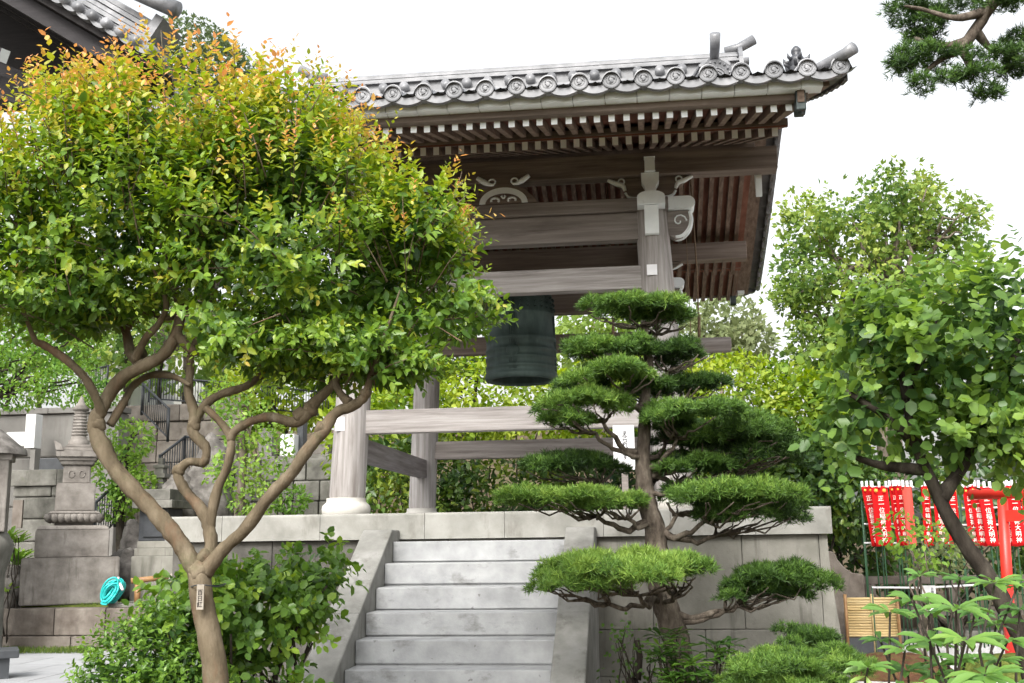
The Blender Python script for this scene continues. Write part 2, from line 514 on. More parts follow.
def leaf_object(name, P, A, N, size, tint, mat, parent=None, tmpl=T_LEAF, **kw):
    P, A = np.asarray(P, float), unit(np.asarray(A, float))
    if parent:
        P = P - np.array(origin_of(parent))
    B = unit(np.cross(N, A))
    N = np.cross(A, B)
    tv, tf = tmpl
    n, k = len(P), len(tv)
    size = np.broadcast_to(np.asarray(size, float), (n,))
    V = P[:, None, :] + size[:, None, None] * (tv[None, :, 0:1] * A[:, None] + tv[None, :, 1:2] * B[:, None] + tv[None, :, 2:3] * N[:, None])
    me = bpy.data.meshes.new(name)
    me.vertices.add(n * k)
    me.vertices.foreach_set('co', V.reshape(-1).astype(np.float32))
    flat = np.concatenate([np.array(f) for f in tf])
    lens = np.array([len(f) for f in tf])
    loops = (np.arange(n)[:, None] * k + flat[None]).reshape(-1)
    me.loops.add(len(loops))
    me.loops.foreach_set('vertex_index', loops.astype(np.int32))
    tot = np.tile(lens, n)
    me.polygons.add(len(tot))
    me.polygons.foreach_set('loop_start', np.concatenate([[0], np.cumsum(tot)[:-1]]).astype(np.int32))
    me.materials.append(mat)
    me.update(calc_edges=True)
    at_ = me.attributes.new('tint', 'FLOAT', 'FACE')
    at_.data.foreach_set('value', np.repeat(np.clip(tint, 0, 1), len(tf)).astype(np.float32))
    o = link_mesh(me, name, parent)
    return props(o, **kw)


def rand_dirs(n):
    return unit(RNG.normal(size=(n, 3)))


class Leaves:
    def __init__(s):
        s.P, s.A, s.N, s.S, s.T = [], [], [], [], []

    def add(s, P, A, N, S_, T):
        n = len(P)
        s.P.append(np.asarray(P, float))
        s.A.append(np.asarray(A, float))
        s.N.append(np.asarray(N, float))
        s.S.append(np.broadcast_to(np.asarray(S_, float), (n,)))
        s.T.append(np.broadcast_to(np.asarray(T, float), (n,)))

    def build(s, name, mat, parent, tmpl=T_LEAF, **kw):
        return leaf_object(name, np.concatenate(s.P), np.concatenate(s.A), np.concatenate(s.N), np.concatenate(s.S), np.concatenate(s.T), mat, parent, tmpl, **kw)


def shell_points(ells, n, inner=.55, keep=None):
    """points spread in the outer part of a union of ellipsoids; returns points, outward normals"""
    vol = np.array([e[1][0] * e[1][1] * e[1][2] for e in ells]) ** (2 / 3)
    P, N = [], []
    for e, k in zip(ells, RNG.multinomial(n, vol / vol.sum())):
        c, r = np.array(e[0]), np.array(e[1])
        dd = rand_dirs(k)
        rad = inner + (1 - inner) * RNG.random(k) ** .6
        p = c + dd * r * rad[:, None]
        nn = unit(dd / r)
        ok = np.ones(k, bool)
        for e2 in ells:
            if e2 is e:
                continue
            q = np.linalg.norm((p - np.array(e2[0])) / np.array(e2[1]), axis=1)
            ok &= q > inner * .85
        P.append(p[ok])
        N.append(nn[ok])
    P, N = np.concatenate(P), np.concatenate(N)
    if keep is not None:
        k = keep(P)
        P, N = P[k], N[k]
    return P, N


def shoots(L, starts, dirs, length, per, leafsize, tintf, droop=.0, splay=.9, tip_small=.55):
    """leafy twigs: leaves set alternately along each shoot, smaller and newer at the tip"""
    n = len(starts)
    length = np.broadcast_to(length, (n,))
    side0 = unit(np.cross(dirs, rand_dirs(n)))
    oth = np.cross(dirs, side0)
    for i in range(per):
        t = (i + .4) / per
        p = starts + dirs * (length * t)[:, None]
        p[:, 2] -= droop * (length * t) ** 2
        a = i * 2.4
        out = side0 * math.cos(a) + oth * math.sin(a)
        A = unit(out * splay + dirs * (.45 + .5 * t) + RNG.normal(size=(n, 3)) * .22 + np.array([0, 0, -.15]))
        N = unit(dirs + np.array([0, 0, .8]) + RNG.normal(size=(n, 3)) * .35)
        sz = leafsize * (1 - (1 - tip_small) * t ** 2) * RNG.uniform(.75, 1.2, n)
        L.add(p, A, N, sz, tintf(t, p) + RNG.normal(size=n) * .06)


def mass(L, ells, n, size, tint, inner=.6, up=.5, spread=.8, keep=None, clump=2.6, tintvar=.12, tuft=1):
    """leaf mass on ellipsoids with light and dark clumps (new and old foliage)"""
    P, N = shell_points(ells, n // tuft, inner, keep)
    if tuft > 1:
        P = np.repeat(P, tuft, 0) + RNG.normal(size=(len(P) * tuft, 3)) * size * 1.1
        N = np.repeat(N, tuft, 0)
    k = len(P)
    ph = RNG.random(3) * 9
    cl = np.sin(P[:, 0] * clump + ph[0]) * np.sin(P[:, 2] * clump * 1.3 + ph[1]) + .6 * np.sin(P[:, 1] * clump * .9 + P[:, 0] * clump * 2.1 + ph[2])
    A = unit(N * .6 + rand_dirs(k) * spread + np.array([0, 0, -.15]))
    NN = unit(N * .6 + np.array([0, 0, up]) + rand_dirs(k) * .55)
    tt = tint(P) if callable(tint) else tint
    L.add(P, A, NN, size * RNG.uniform(.65, 1.25, k), tt + cl * tintvar * .6 + RNG.normal(size=k) * tintvar * .6)


def spline(pts, rads, sub=5):
    """Catmull-Rom through points with radii"""
    P = np.array(pts, float)
    r = np.array(rads, float)
    Q, q = [], []
    n = len(P)
    for i in range(n - 1):
        p0, p1, p2, p3 = P[max(i - 1, 0)], P[i], P[i + 1], P[min(i + 2, n - 1)]
        for k in range(sub):
            t = k / sub
            Q.append(.5 * ((2 * p1) + (-p0 + p2) * t + (2 * p0 - 5 * p1 + 4 * p2 - p3) * t * t + (-p0 + 3 * p1 - 3 * p2 + p3) * t ** 3))
            q.append(r[i] * (1 - t) + r[i + 1] * t)
    Q.append(P[-1])
    q.append(r[-1])
    return Q, q


def limb(mb, pix, n=10, wob=.06, sub=5, knot=.07):
    """pix: list of (px, py, Y, radius px)"""
    Q, q = spline([at(a, b, Y) for a, b, Y, r in pix], [r * mpp(Y) for a, b, Y, r in pix], sub)
    ph = random.uniform(0, 6)
    q = [r * (1 + knot * (math.sin(i * 1.9 + ph) * .6 + math.sin(i * .77 + ph * 2))) for i, r in enumerate(q)]
    mb.tube(Q, q, n, wob=wob)


def branch_to(mb, a, b, r0, r1, sag=.1, n=6, k=6):
    a, b = np.array(a, float), np.array(b, float)
    pts, rr = [], []
    j = RNG.normal(size=(k + 1, 3)) * np.linalg.norm(b - a) * .035
    for i in range(k + 1):
        t = i / k
        p = a + (b - a) * t + np.array([0, 0, 1]) * sag * math.sin(math.pi * t) + (j[i] if 0 < i < k else 0)
        pts.append(p)
        rr.append(r0 + (r1 - r0) * t)
    mb.tube(pts, rr, n, wob=.08)


# ------------------------------------------------------------------ ground and terrain
g = MB()
g.box(-400, 400, -60, 900, -1.0, 0.0)
g.build('ground', M['earth'], kind='structure')
g = MB()
for j in range(9):
    for i in range(12):
        x = -18.5 + i * 1.22 + (.6 if j % 2 else 0)
        y = 9.2 + j * .92
        if x + 1.2 < -5.4:
            g.box(x, x + 1.208, y, y + .908, -.05, .012 + random.uniform(0, .002))
g.build('paved_path', M['paving'], kind='structure')
g = MB()
g.box(2.2, 9.5, 8.0, 17.6, -.05, .014)
g.build('gravel_path', M['gravel'], kind='structure')

# slope that climbs behind the tower, with the terraces of the graveyard on its left
bm = bmesh.new()
nx, ny = 60, 40
hv = []
for j in range(ny + 1):
    for i in range(nx + 1):
        x = -60 + 130 * i / nx
        y = 19.5 + 70 * (j / ny) ** 1.4
        t = max(0, min(1, (y - 20) / 40))
        z = -.3 + 8 * t * t * (3 - 2 * t) * (1 if x < 1 else max(.25, 1 - (x - 1) / 14)) + .35 * math.sin(x * .8) * math.sin(y * .6) * t
        if x < -6.5:
            z = -.3 + (z + .3) * 1.0
        hv.append(bm.verts.new((x, y, z)))
for j in range(ny):
    for i in range(nx):
        a = j * (nx + 1) + i
        bm.faces.new((hv[a], hv[a + 1], hv[a + nx + 2], hv[a + nx + 1]))
g = MB()
g.addbm(bm, 0, True)
g.build('hill', M['earth'], kind='structure')

# ------------------------------------------------------------------ stone platform
PT = 1.87
XC = -1.35
plat = root('stone_platform', (XC, 12.4, 0), 'raised granite block platform carrying the wooden bell tower', 'platform')


def end_x(z):                      # flared right-hand end of the wall
    t = (1.63 - z) / 1.63
    return 1.545 + .20 * t ** 1.7


mb = MB()
rows = [(0, .41), (.41, .815), (.815, 1.63)]
for ri, (z0, z1) in enumerate(rows):
    x = -4.5
    k = 0
    while x < 1.45:
        wd = random.uniform(.62, .98) if ri < 2 else random.uniform(.8, 1.25)
        x1 = min(x + wd, 1.47)
        if 1.47 - x1 < .35:
            x1 = 1.47
        mb.box(x + .002, x1 - .002, 10.05 + random.uniform(0, .006), 10.4, z0 + .002, z1 - .002, 1 if x1 < -2.2 else 0, .008)  # stones left of the stairs get the stone with painted-in shade and stains
        x = x1
for ri, (z0, z1) in enumerate(rows):
    pl = [(1.472, z0 + .002)] + [(end_x(z0 + (z1 - z0) * k / 6) - .002, z0 + .002 + (z1 - z0 - .004) * k / 6) for k in range(7)] + [(1.472, z1 - .002)]
    mb.prism(pl, 'y', 10.052, 10.4)
    y = 10.402
    while y < 14.9:
        y1 = min(y + random.uniform(.8, 1.2), 14.9)
        mb.prism(pl, 'y', y, y1 - .003)
        y = y1
    mb.box(-4.5, -4.2, 10.402, 14.9, z0 + .002, z1 - .002)
mb.box(-4.3, 1.48, 10.38, 14.85, 0, 1.60)
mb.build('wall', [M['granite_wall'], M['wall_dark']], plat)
mb = MB()
cuts = [-4.56, -4.0, -3.05, -2.06, -1.32, -.42, .18, .92, 1.585]
for a, b in zip(cuts[:-1], cuts[1:]):
    bm = bmesh.new()
    bmesh.ops.create_cube(bm, size=1)
    for p in bm.verts:
        p.co = Vector((a + .002 + (p.co.x + .5) * (b - a - .004), 10.0 + (p.co.y + .5) * .55, 1.632 + (p.co.z + .5) * (PT - 1.632)))
    ed = [e for e in bm.edges if abs(e.verts[0].co.z - PT) < 1e-4 and abs(e.verts[1].co.z - PT) < 1e-4 and e.verts[0].co.y < 10.01 and e.verts[1].co.y < 10.01]
    bmesh.ops.bevel(bm, geom=ed, offset=.022, segments=3, affect='EDGES', profile=.5)
    mb.addbm(bm)
mb.box(1.10, 1.585, 10.552, 14.9, 1.632, PT, 0, .012)
mb.box(-4.56, -4.1, 10.552, 14.9, 1.632, PT, 0, .012)
mb.box(-4.56, 1.585, 14.902, 15.3, 1.632, PT, 0, .012)
mb.build('coping', M['granite_cap'], plat)
mb = MB()
mb.box(-4.095, 1.095, 10.553, 14.895, 1.60, 1.862)
mb.build('floor_slab', M['granite'], plat)

stair = root('stone_staircase', (-1.51, 8.4, 0), 'grey granite steps climbing to the bell tower between sloping side stones', 'staircase')
RISE, TREAD = .1865, .309
for k in range(9):
    z1 = 1.61 - RISE * k + (random.uniform(-.004, .004) if k else 0)
    y0 = 9.72 - TREAD * k + random.uniform(-.006, .006)
    mb = MB()
    y1 = 9.995 if k == 0 else y0 + TREAD + .012
    mb.box(-2.288, -.742, y0, y1, z1 - RISE + .012, z1, 0, .009)
    mb.box(-2.286, -.744, y0 + .018, y1 - .002, max(0, z1 - RISE - .03), z1 - RISE + .014)
    mb.build('step', M['granite'], stair)
for s_, xa, xb in ((0, -2.56, -2.292), (1, -.738, -.484)):
    mb = MB()
    SL = RISE / TREAD
    prof = [(9.997, 0), (9.997, 1.715), (9.70, 1.715), (8.62, 1.715 - SL * 1.08), (8.62, 0)]
    mb.prism(prof, 'x', xa, xb)
    z2 = 1.715 - SL * 1.083
    prof = [(8.616, 0), (8.616, z2), (7.12, z2 - SL * 1.496), (6.95, z2 - SL * 1.55), (6.90, 0)]
    mb.prism(prof, 'x', xa + .002, xb - .002)
    o = mb.build('side_stone', M['side_stone'], stair)
    bv = o.modifiers.new('bevel', 'BEVEL')
    bv.width = .012
    bv.segments = 2

mb = MB()
wp = [at(px, py, 16.5) for px, py in ((815, 548), (834, 552), (838, 560), (845, 568), (853, 573), (864, 574.5))]
mb.prism([(wp[0][0], 0)] + [(p[0], p[2]) for p in wp] + [(wp[-1][0], 0)], 'y', 16.5, 16.9)
o = mb.build('wing_stone', M['kerb'], label='brown stone wing with scooped top beside the right end of the tower platform', cat='stone')
bv = o.modifiers.new('bevel', 'BEVEL')
bv.width = .015

# ------------------------------------------------------------------ bell tower
tower = root('bell_tower', (XC, 12.3, PT), 'open wooden temple bell tower with tiled roof and white tipped rafters', 'bell tower')
CX, CY0, CY1 = 1.592, 10.5, 14.1
CYM = 12.3
LEAN = .043


def col_axis(sx, sy, z):
    return XC + sx * (CX - LEAN * (z - PT)), CYM + sy * (1.8 - .028 * (z - PT))


for sx in (-1, 1):
    for sy in (-1, 1):
        mb = MB()
        cx, cy = col_axis(sx, sy, PT)
        sh = lambda z, sx=sx, sy=sy: (-sx * LEAN * (z - PT), -sy * .028 * (z - PT))
        mb.lathe([(.168, 2.032), (.176, 2.06), (.174, 2.6), (.170, 3.6), (.164, 4.4), (.160, 4.83)], (cx, cy), 32, 0, True, sh)
        c = mb.build('column', M['wood_z'], tower)
        mb = MB()
        mb.lathe([(.215, PT - .006), (.232, PT + .02), (.238, PT + .06), (.228, PT + .095), (.200, PT + .118), (.192, PT + .13), (.193, PT + .165)], (cx, cy), 32)
        mb.build('base_stone', M['pale_base'], c)
# white blank plaques nailed to the two front columns
for px, py, wd, hh, rz in ((344, 425.5, .095, .135, -.35), (652, 272.5, .10, .105, .1)):
    p = at(px, py, 10.5)
    sx = -1 if px < 500 else 1
    cx, cy = col_axis(sx, -1, p[2])
    dx = max(-.1, min(.1, p[0] - cx))
    y = cy - math.sqrt(.173 ** 2 - dx ** 2) - .004
    mb = MB()
    mb.box(p[0] - wd / 2, p[0] + wd / 2, y - .013, y, p[2] - hh / 2, p[2] + hh / 2, 0, .002)
    mb.build('plaque', M['plastic_white'], tower)


def xbeam(name, y, z0, z1, th, xa, xb, mat, ends=None, bev=.008):
    mb = MB()
    mb.box(xa, xb, y - th / 2, y + th / 2, z0, z1, 0, bev)
    return mb.build(name, mat, tower)


def ybeam(name, x, z0, z1, th, ya, yb, mat, bev=.008):
    mb = MB()
    mb.box(x - th / 2, x + th / 2, ya, yb, z0, z1, 0, bev)
    return mb.build(name, mat, tower)


for sy in (-1, 1):
    ax = lambda z: col_axis(1, sy, z)
    y = ax(2.8)[1]
    xi = ax(2.8)[0] - .14
    xbeam('lower_tie_beam', y, 2.66, 2.89, .14, 2 * XC - xi, xi, M['wood_x'] if sy < 0 else M['mid_x'])
    y = ax(4.1)[1]
    xi = ax(4.1)[0] - .14
    xbeam('upper_tie_beam', y, 4.02, 4.25, .14, 2 * XC - xi, xi, M['wood_x'] if sy < 0 else M['dark_x'])
    y = ax(4.65)[1]
    xi = ax(4.65)[0] - .13
    xbeam('head_beam', y, 4.52, 4.795, .15, 2 * XC - xi, xi, M['mid_x'] if sy < 0 else M['dark_x'])
    xi = ax(4.86)[0] + .19
    xbeam('plate_beam', y - .002, 4.80, 4.93, .26, 2 * XC - xi + .02, xi - .02, M['mid_x'] if sy < 0 else M['dark_x'])
    xbeam('purlin', y + sy * .03, 5.162, 5.392, .2, 2 * XC - 1.36, 1.36, M['dark_x'])
for sx in (-1, 1):
    x = col_axis(sx, 1, 2.7)[0]
    ybeam('side_tie_beam', x, 2.42, 2.648, .13, 10.62, 13.98, M['wood_y'])
    x = col_axis(sx, 1, 4.1)[0]
    ybeam('side_upper_beam', x, 3.84, 4.012, .13, 10.62, 13.98, M['mid_x'])
    x = col_axis(sx, 1, 4.65)[0]
    ybeam('side_head_beam', x, 4.515, 4.79, .15, 10.6, 14.0, M['mid_x'])
    ybeam('side_plate_beam', x, 4.804, 4.926, .24, 10.52, 14.08, M['dark_x'])
    ybeam('gable_beam', x, 5.17, 5.42, .18, 10.5, 14.1, M['dark_x'])
    mb = MB()
    mb.box(x - .08, x + .08, 12.16, 12.44, 5.42, 5.98)
    mb.build('gable_strut', M['dark_x'], tower)
xbeam('ridge_beam', 12.3, 5.93, 6.10, .16, 2 * XC - 1.345, 1.345, M['dark_x'])
xbeam('bell_beam', 12.3, 4.60, 4.92, .24, 2 * XC - .10, .10, M['dark_x'])

# brackets on the four columns
for sx in (-1, 1):
    for sy in (-1, 1):
        cx, cy = col_axis(sx, sy, 4.8)
        br = MB()
        # noses of the crossing plate and head beams, painted white at their ends
        f = sy
        y0, y1 = cy + f * .12, cy + f * .36

        def round_nose(axis):
            m_ = MB()
            pr = []
            for k in range(9):
                a = math.pi / 2 * k / 8
                pr.append((math.sin(a), math.cos(a)))
            return pr
        b0 = MB()
        # plate nose towards the front: white, with rounded shoulders
        pl = [(cx - .135, 4.80), (cx - .135, 4.87)] + [(cx - .135 * math.cos(a), 4.875 + .06 * math.sin(a)) for a in np.linspace(.3, math.pi - .3, 9)] + [(cx + .135, 4.87), (cx + .135, 4.80)]
        b0.prism(pl, 'y', cy + f * .135, cy + f * .33)
        b = b0.build('plate_nose', M['white'], tower)
        b1 = MB()
        b1.prism([(cy + f * .16, 4.795), (cy + f * .30, 4.795), (cy + f * .28, 4.65), (cy + f * .24, 4.53), (cy + f * .15, 4.53)], 'x', cx - .068, cx + .068)
        b1.build('beam_nose', M['white'], b)
        xo = cx + sx * .36
        b2 = MB()
        pl = [(cy - .125, 4.803), (cy - .125, 4.925), (cy + .125, 4.925), (cy + .125, 4.803)]
        qs = [(cx + sx * .17, 4.802), (cx + sx * .17, 4.927), (cx + sx * .36, 4.927)] + [(cx + sx * (.36 + .07 * math.sin(a)), 4.862 + .065 * math.cos(a)) for a in np.linspace(.2, math.pi - .5, 8)]
        qs += [(cx + sx * .37, 4.802)]
        b2.prism(qs, 'y', cy - .128, cy + .128)
        b = b2.build('plate_nose', M['white'], tower)
        # carved scroll nose below it: dark body with a white curled edge
        b3 = MB()
        cc = [(cx + sx * .155, 4.795), (cx + sx * .37, 4.795), (cx + sx * .385, 4.70), (cx + sx * .36, 4.61), (cx + sx * .30, 4.54), (cx + sx * .22, 4.52), (cx + sx * .155, 4.56)]
        b3.prism(cc, 'y', cy - .06, cy + .06, 0)
        for e in (-1, 1):
            ed = [(cx + sx * .375, cy + e * .056, 4.785), (cx + sx * .388, cy + e * .056, 4.70), (cx + sx * .365, cy + e * .056, 4.615), (cx + sx * .30, cy + e * .056, 4.545), (cx + sx * .23, cy + e * .056, 4.53)]
            b3.tube(*spline(ed, [.018, .022, .022, .02, .016], 4), 6, 1)
            sp = [(cx + sx * (.27 + (.075 - .0065 * k) * math.cos(k * .62)), cy + e * .064, 4.69 + (.075 - .0065 * k) * math.sin(k * .62)) for k in range(11)]
            b3.tube(sp, .008, 5, 1)
        b3.build('carved_nose', [M['mid_x'], M['white']], b)
        # bearing block and bracket arms below the purlin
        b4 = MB()
        prof = [(.075, 4.93), (.060, 5.0), (.055, 5.05), (.085, 5.10), (.088, 5.16)]
        vs, fs = [], []
        b4.prism([(cx - .052, 4.932), (cx - .055, 5.02), (cx - .085, 5.075), (cx - .088, 5.16), (cx + .088, 5.16), (cx + .085, 5.075), (cx + .055, 5.02), (cx + .052, 4.932)], 'y', cy + f * .06, cy + f * .20)
        b = b4.build('bearing_block', M['white'], tower)
        b5 = MB()
        b5.box(cx - .05, cx + .05, cy + f * .11, cy + f * .24, 5.165, 5.31, 0, .004)
        b5.build('block_nose', M['white'], b)
        b6 = MB()
        for e in (-1, 1):
            am = [(cx + e * .058, 4.94), (cx + e * .20, 4.95), (cx + e * .25, 5.0), (cx + e * .27, 5.07), (cx + e * .33, 5.10), (cx + e * .41, 5.155), (cx + e * .058, 5.158)]
            b6.prism(am, 'y', cy + f * .05, cy - f * .05, 0)
            yy = cy + f * .055
            b6.tube(*spline([(cx + e * .12, yy, 4.945), (cx + e * .21, yy, 4.96), (cx + e * .25, yy, 5.01)], [.012, .014, .012], 4), 6, 1)
            b6.tube(*spline([(cx + e * .25, yy, 5.03), (cx + e * .275, yy, 5.085), (cx + e * .34, yy, 5.11), (cx + e * .42, yy, 5.15)], [.016, .026, .026, .018], 4), 6, 1)
            b6.tube([(cx + e * (.285 + .03 * math.cos(a)), yy, 5.125 + .03 * math.sin(a)) for a in np.linspace(0, 4.6, 9)], .009, 5, 1)
        b6.build('bracket_arm', [M['dark_x'], M['white']], b)

# frog-leg strut in the middle of each long side
for sy in (-1, 1):
    y = col_axis(1, sy, 4.9)[1]
    mb = MB()
    pl = [(XC - .34, 4.934), (XC - .31, 4.985), (XC - .22, 5.075), (XC - .10, 5.125), (XC - .10, 5.158), (XC + .10, 5.158), (XC + .10, 5.125), (XC + .22, 5.075), (XC + .31, 4.985), (XC + .34, 4.934)]
    yo = y + sy * .09
    mb.prism(pl, 'y', yo - .05, yo + .05, 0)
    yy = yo + sy * .055
    outer = [(XC + .245 * math.cos(q), 4.936 + .165 * math.sin(q)) for q in np.linspace(0, math.pi, 19)]
    inner = [(XC + .185 * math.cos(q), 4.936 + .105 * math.sin(q)) for q in np.linspace(math.pi, 0, 19)]
    for q in range(18):
        mb.prism([outer[q], outer[q + 1], inner[17 - q], inner[18 - q]], 'y', yy - .006, yy + .006, 1)
    for e in (-1, 1):
        mb.tube(*spline([(XC + e * .095, yy, 5.135), (XC + e * .14, yy, 5.14), (XC + e * .19, yy, 5.165), (XC + e * .265, yy, 5.215)], [.012, .020, .030, .022], 4), 7, 1)
        mb.tube([(XC + e * (.115 + .034 * math.cos(q)), yy, 5.165 + .03 * math.sin(q)) for q in np.linspace(0, 4.6, 9)], .010, 5, 1)
        mb.tube([(XC + e * (.085 + .04 * math.cos(q)), yy, 4.97 + .025 * math.sin(q)) for q in np.linspace(-.5, 3.8, 9)], .012, 5, 1)
        mb.tube([(XC, yy, 4.985), (XC + e * .022, yy, 5.012), (XC + e * .006, yy, 5.018)], .010, 5, 1)
    mb.build('frog_leg_strut', [M['dark_x'], M['white']], tower)

# rafters: two layers, painted white at their ends
SPC = .1205
for sy in (-1, 1):
    Y = lambda v: 12.3 + sy * v if sy > 0 else 12.3 - v
    for k in range(44):
        x = 1.244 - SPC * k + random.uniform(-.003, .003)
        mb = MB()
        z0 = 5.072 + random.uniform(-.003, .003)
        mb.bar((x, Y(3.63), z0), (x, Y(2.1), 5.072 + .28 * 1.53), .052, .072, 0, 1, True)
        mb.build('flying_rafter', [M['rafter'], M['white']], tower)
        mb = MB()
        x += .004
        mb.bar((x, Y(2.65), 5.23), (x, Y(0.0), 5.23 + .345 * 2.65), .054, .076, 0, 1, True)
        mb.build('rafter', [M['rafter'], M['white']], tower)
XA, XB = 2 * XC - 1.36, 1.36
mb = MB()
for sy in (-1, 1):
    Y = lambda v: 12.3 + sy * v
    zz = lambda v: 5.23 + .345 * (2.65 - v) + .0405
    n = 22
    for k in range(n):
        v0, v1 = 2.70 * k / n, 2.70 * (k + 1) / n
    mb.prism([(Y(2.70), zz(2.70)), (Y(0), zz(0)), (Y(0), zz(0) + .03), (Y(2.70), zz(2.70) + .03)], 'x', XA, XB)
    z2 = lambda v: 5.072 + .28 * (3.63 - v) + .0385
    mb.prism([(Y(3.64), z2(3.64)), (Y(2.2), z2(2.2)), (Y(2.2), z2(2.2) + .025), (Y(3.64), z2(3.64) + .025)], 'x', XA, XB)
mb.build('roof_boards', M['deck'], tower)
for sy in (-1, 1):
    Y = lambda v: 12.3 + sy * v
    mb = MB()
    a, b = sorted((Y(2.63), Y(2.71)))
    mb.box(XA, XB, a, b, 5.272, 5.335)
    a, b = sorted((Y(3.62), Y(3.715)))
    mb.box(XA - .03, XB + .03, a, b, 5.094, 5.178, 0, .006)
    mb.build('eave_fascia', M['dark_x'], tower)
    mb = MB()
    x = XA - .12
    while x < XB + .1:
        x1 = min(x + .262, XB + .135)
        a, b = sorted((Y(3.69), Y(3.83)))
        mb.box(x + .002, x1 - .002, a, b, 5.148, 5.222 + random.uniform(-.002, .002), 0, .004)
        x = x1
    mb.build('eave_board', M['white'], tower)


def zt(Y):                           # upper face of the pan tiles
    s = max(0.0, 1 - abs(Y - 12.3) / 3.97)
    return 5.235 + 1.45 * (.78 * s + .22 * s * s)


TS = .258
mb = MB()
prof = []
for k in range(13):
    t = k / 12 - .5
    prof.append((t, (.072 * math.sqrt(max(0, 1 - (t * TS / .072) ** 2)) if abs(t * TS) < .07 else -.02 * math.cos((abs(t) - .27) / .23 * math.pi / 2) + .0)))
xs = []
for i in range(-12, 12):
    for t, h in prof[:-1]:
        xs.append((XC + (i + .5 + t) * TS, h))
xs.append((XC + 12 * TS, prof[0][1]))
ys = []
nst = 15
for sgn in (1,):
    for k in range(nst):
        ya = 8.33 + 3.97 * k / nst
        yb = 8.33 + 3.97 * (k + 1) / nst
        ys += [(ya, .012), (yb - .004, 0)]
ys += [(24.6 - y, l) for y, l in reversed(ys)]
vs = [(x, y, zt(y) + h + l) for y, l in ys for x, h in xs]
nxs = len(xs)
fs = [(j * nxs + i, j * nxs + i + 1, (j + 1) * nxs + i + 1, (j + 1) * nxs + i) for j in range(len(ys) - 1) for i in range(nxs - 1)]
mb.add(vs, fs, 0, False)
# body of clay and boards below the tiles
pl = [(y, zt(y) - .03) for y, l in ys[::2] if 8.46 < y < 16.14]
low = [(16.14, 5.224), (15.9, 5.224), (14.4, 5.66), (12.3, 6.22), (10.2, 5.66), (8.7, 5.224), (8.46, 5.224)]
mb.prism(pl + low, 'x', XC - 2.64, XC + 2.64)
troof = mb.build('tiled_roof', M['tile'], tower)

# round end tiles and curved pendants along both eaves
for sy in (-1, 1):
    mb = MB()
    Ye = 12.3 + sy * 3.95
    for i in range(-12, 13):
        x = XC + (i) * TS + TS * .0
        if i == 12:
            continue
        xc_ = XC + (i + .5) * TS
        z = 5.268 + random.uniform(-.003, .003)
        rr = .075
        pr = [(rr, .09), (rr, 0), (rr - .009, -.002), (rr - .013, .002), (.045, .002), (.042, -.001), (.039, .002), (.02, .002), (.016, -.002), (.001, -.003)]
        n = 22
        vs, fs = [], []
        for r_, q in pr:
            for k in range(n):
                a = 2 * math.pi * k / n
                vs.append((xc_ + r_ * math.cos(a), Ye + (q if sy < 0 else -q), z + r_ * math.sin(a)))
        for u in range(len(pr) - 1):
            for k in range(n):
                fs.append((u * n + k, u * n + (k + 1) % n, (u + 1) * n + (k + 1) % n, (u + 1) * n + k))
        mb.add(vs, fs, 0, False)
        # comma swirl in the boss
        for q in range(3):
            a0 = q * 2.094
            sp = [(xc_ + .03 * math.cos(a0 + t) * (1 - t * .25), Ye + sy * .003, z + .03 * math.sin(a0 + t) * (1 - t * .25)) for t in np.linspace(0, 1.8, 5)]
            mb.tube(sp, [.005, .005, .004, .003, .001], 5, 0)
    for i in range(-12, 12):
        xa, xb = XC + (i - .5 + .5) * TS + .5 * TS - TS, XC + (i + .5) * TS
        up_, lo_ = [], []
        for k in range(11):
            t = k / 10
            sag = math.sin(math.pi * t)
            up_.append((xa + TS * t, 5.262 - .040 * sag))
            lo_.append((xa + TS * t, 5.205 - .045 * sag ** .8))
        a, b = sorted((Ye + sy * .0, Ye - sy * .06))
        mb.prism(up_ + lo_[::-1], 'y', a + .012, b)
    mb.build('eave_tile_row', M['tile'], tower)

# main ridge
ridge = MB()
rx0, rx1 = 2 * XC - 1.17, 1.17
for z0, z1, hw, ex in ((6.58, 6.80, .21, 0), (6.80, 6.83, .24, .03), (6.835, 6.865, .225, .02), (6.87, 6.90, .24, .03), (7.03, 7.055, .245, .035), (7.06, 7.09, .215, .01), (7.095, 7.12, .22, .02), (7.125, 7.15, .20, .0)):
    ridge.box(rx0 - ex, rx1 + ex, 12.3 - hw, 12.3 + hw, z0, z1)
ridge.box(rx0, rx1, 12.3 - .2, 12.3 + .2, 6.9, 7.03)
n = int((rx1 - rx0) / TS)
for k in range(n + 1):
    x = rx0 + .12 + k * (rx1 - rx0 - .24) / n
    ridge.tube([(x, 12.3 - .27, 6.965), (x, 12.3 + .27, 6.965)], .058, 14)
ridge.tube([(rx0 - .03, 12.3, 7.165), (rx1 + .03, 12.3, 7.165)], .075, 16)
rg = ridge.build('ridge', M['tile'], tower)
for e, xe in ((-1, rx0), (1, rx1)):
    mb = MB()
    mb.prism([(12.04, 6.62), (12.0, 6.85), (12.06, 7.08), (12.16, 7.24), (12.3, 7.31), (12.44, 7.24), (12.54, 7.08), (12.6, 6.85), (12.56, 6.62)], 'x', xe + e * .035, xe + e * .085)
    for z in (6.80, 6.92, 7.04):
        for yy in (12.12, 12.3, 12.48):
            mb.tube([(xe, yy, z), (xe + e * .15, yy, z)], .045, 12)
    mb.tube([(xe - e * .1, 12.3, 7.255), (xe + e * .06, 12.3, 7.29), (xe + e * .24, 12.3, 7.385)], [.055, .058, .062], 14)
    mb.build('ridge_end_tile', M['tile'], tower)

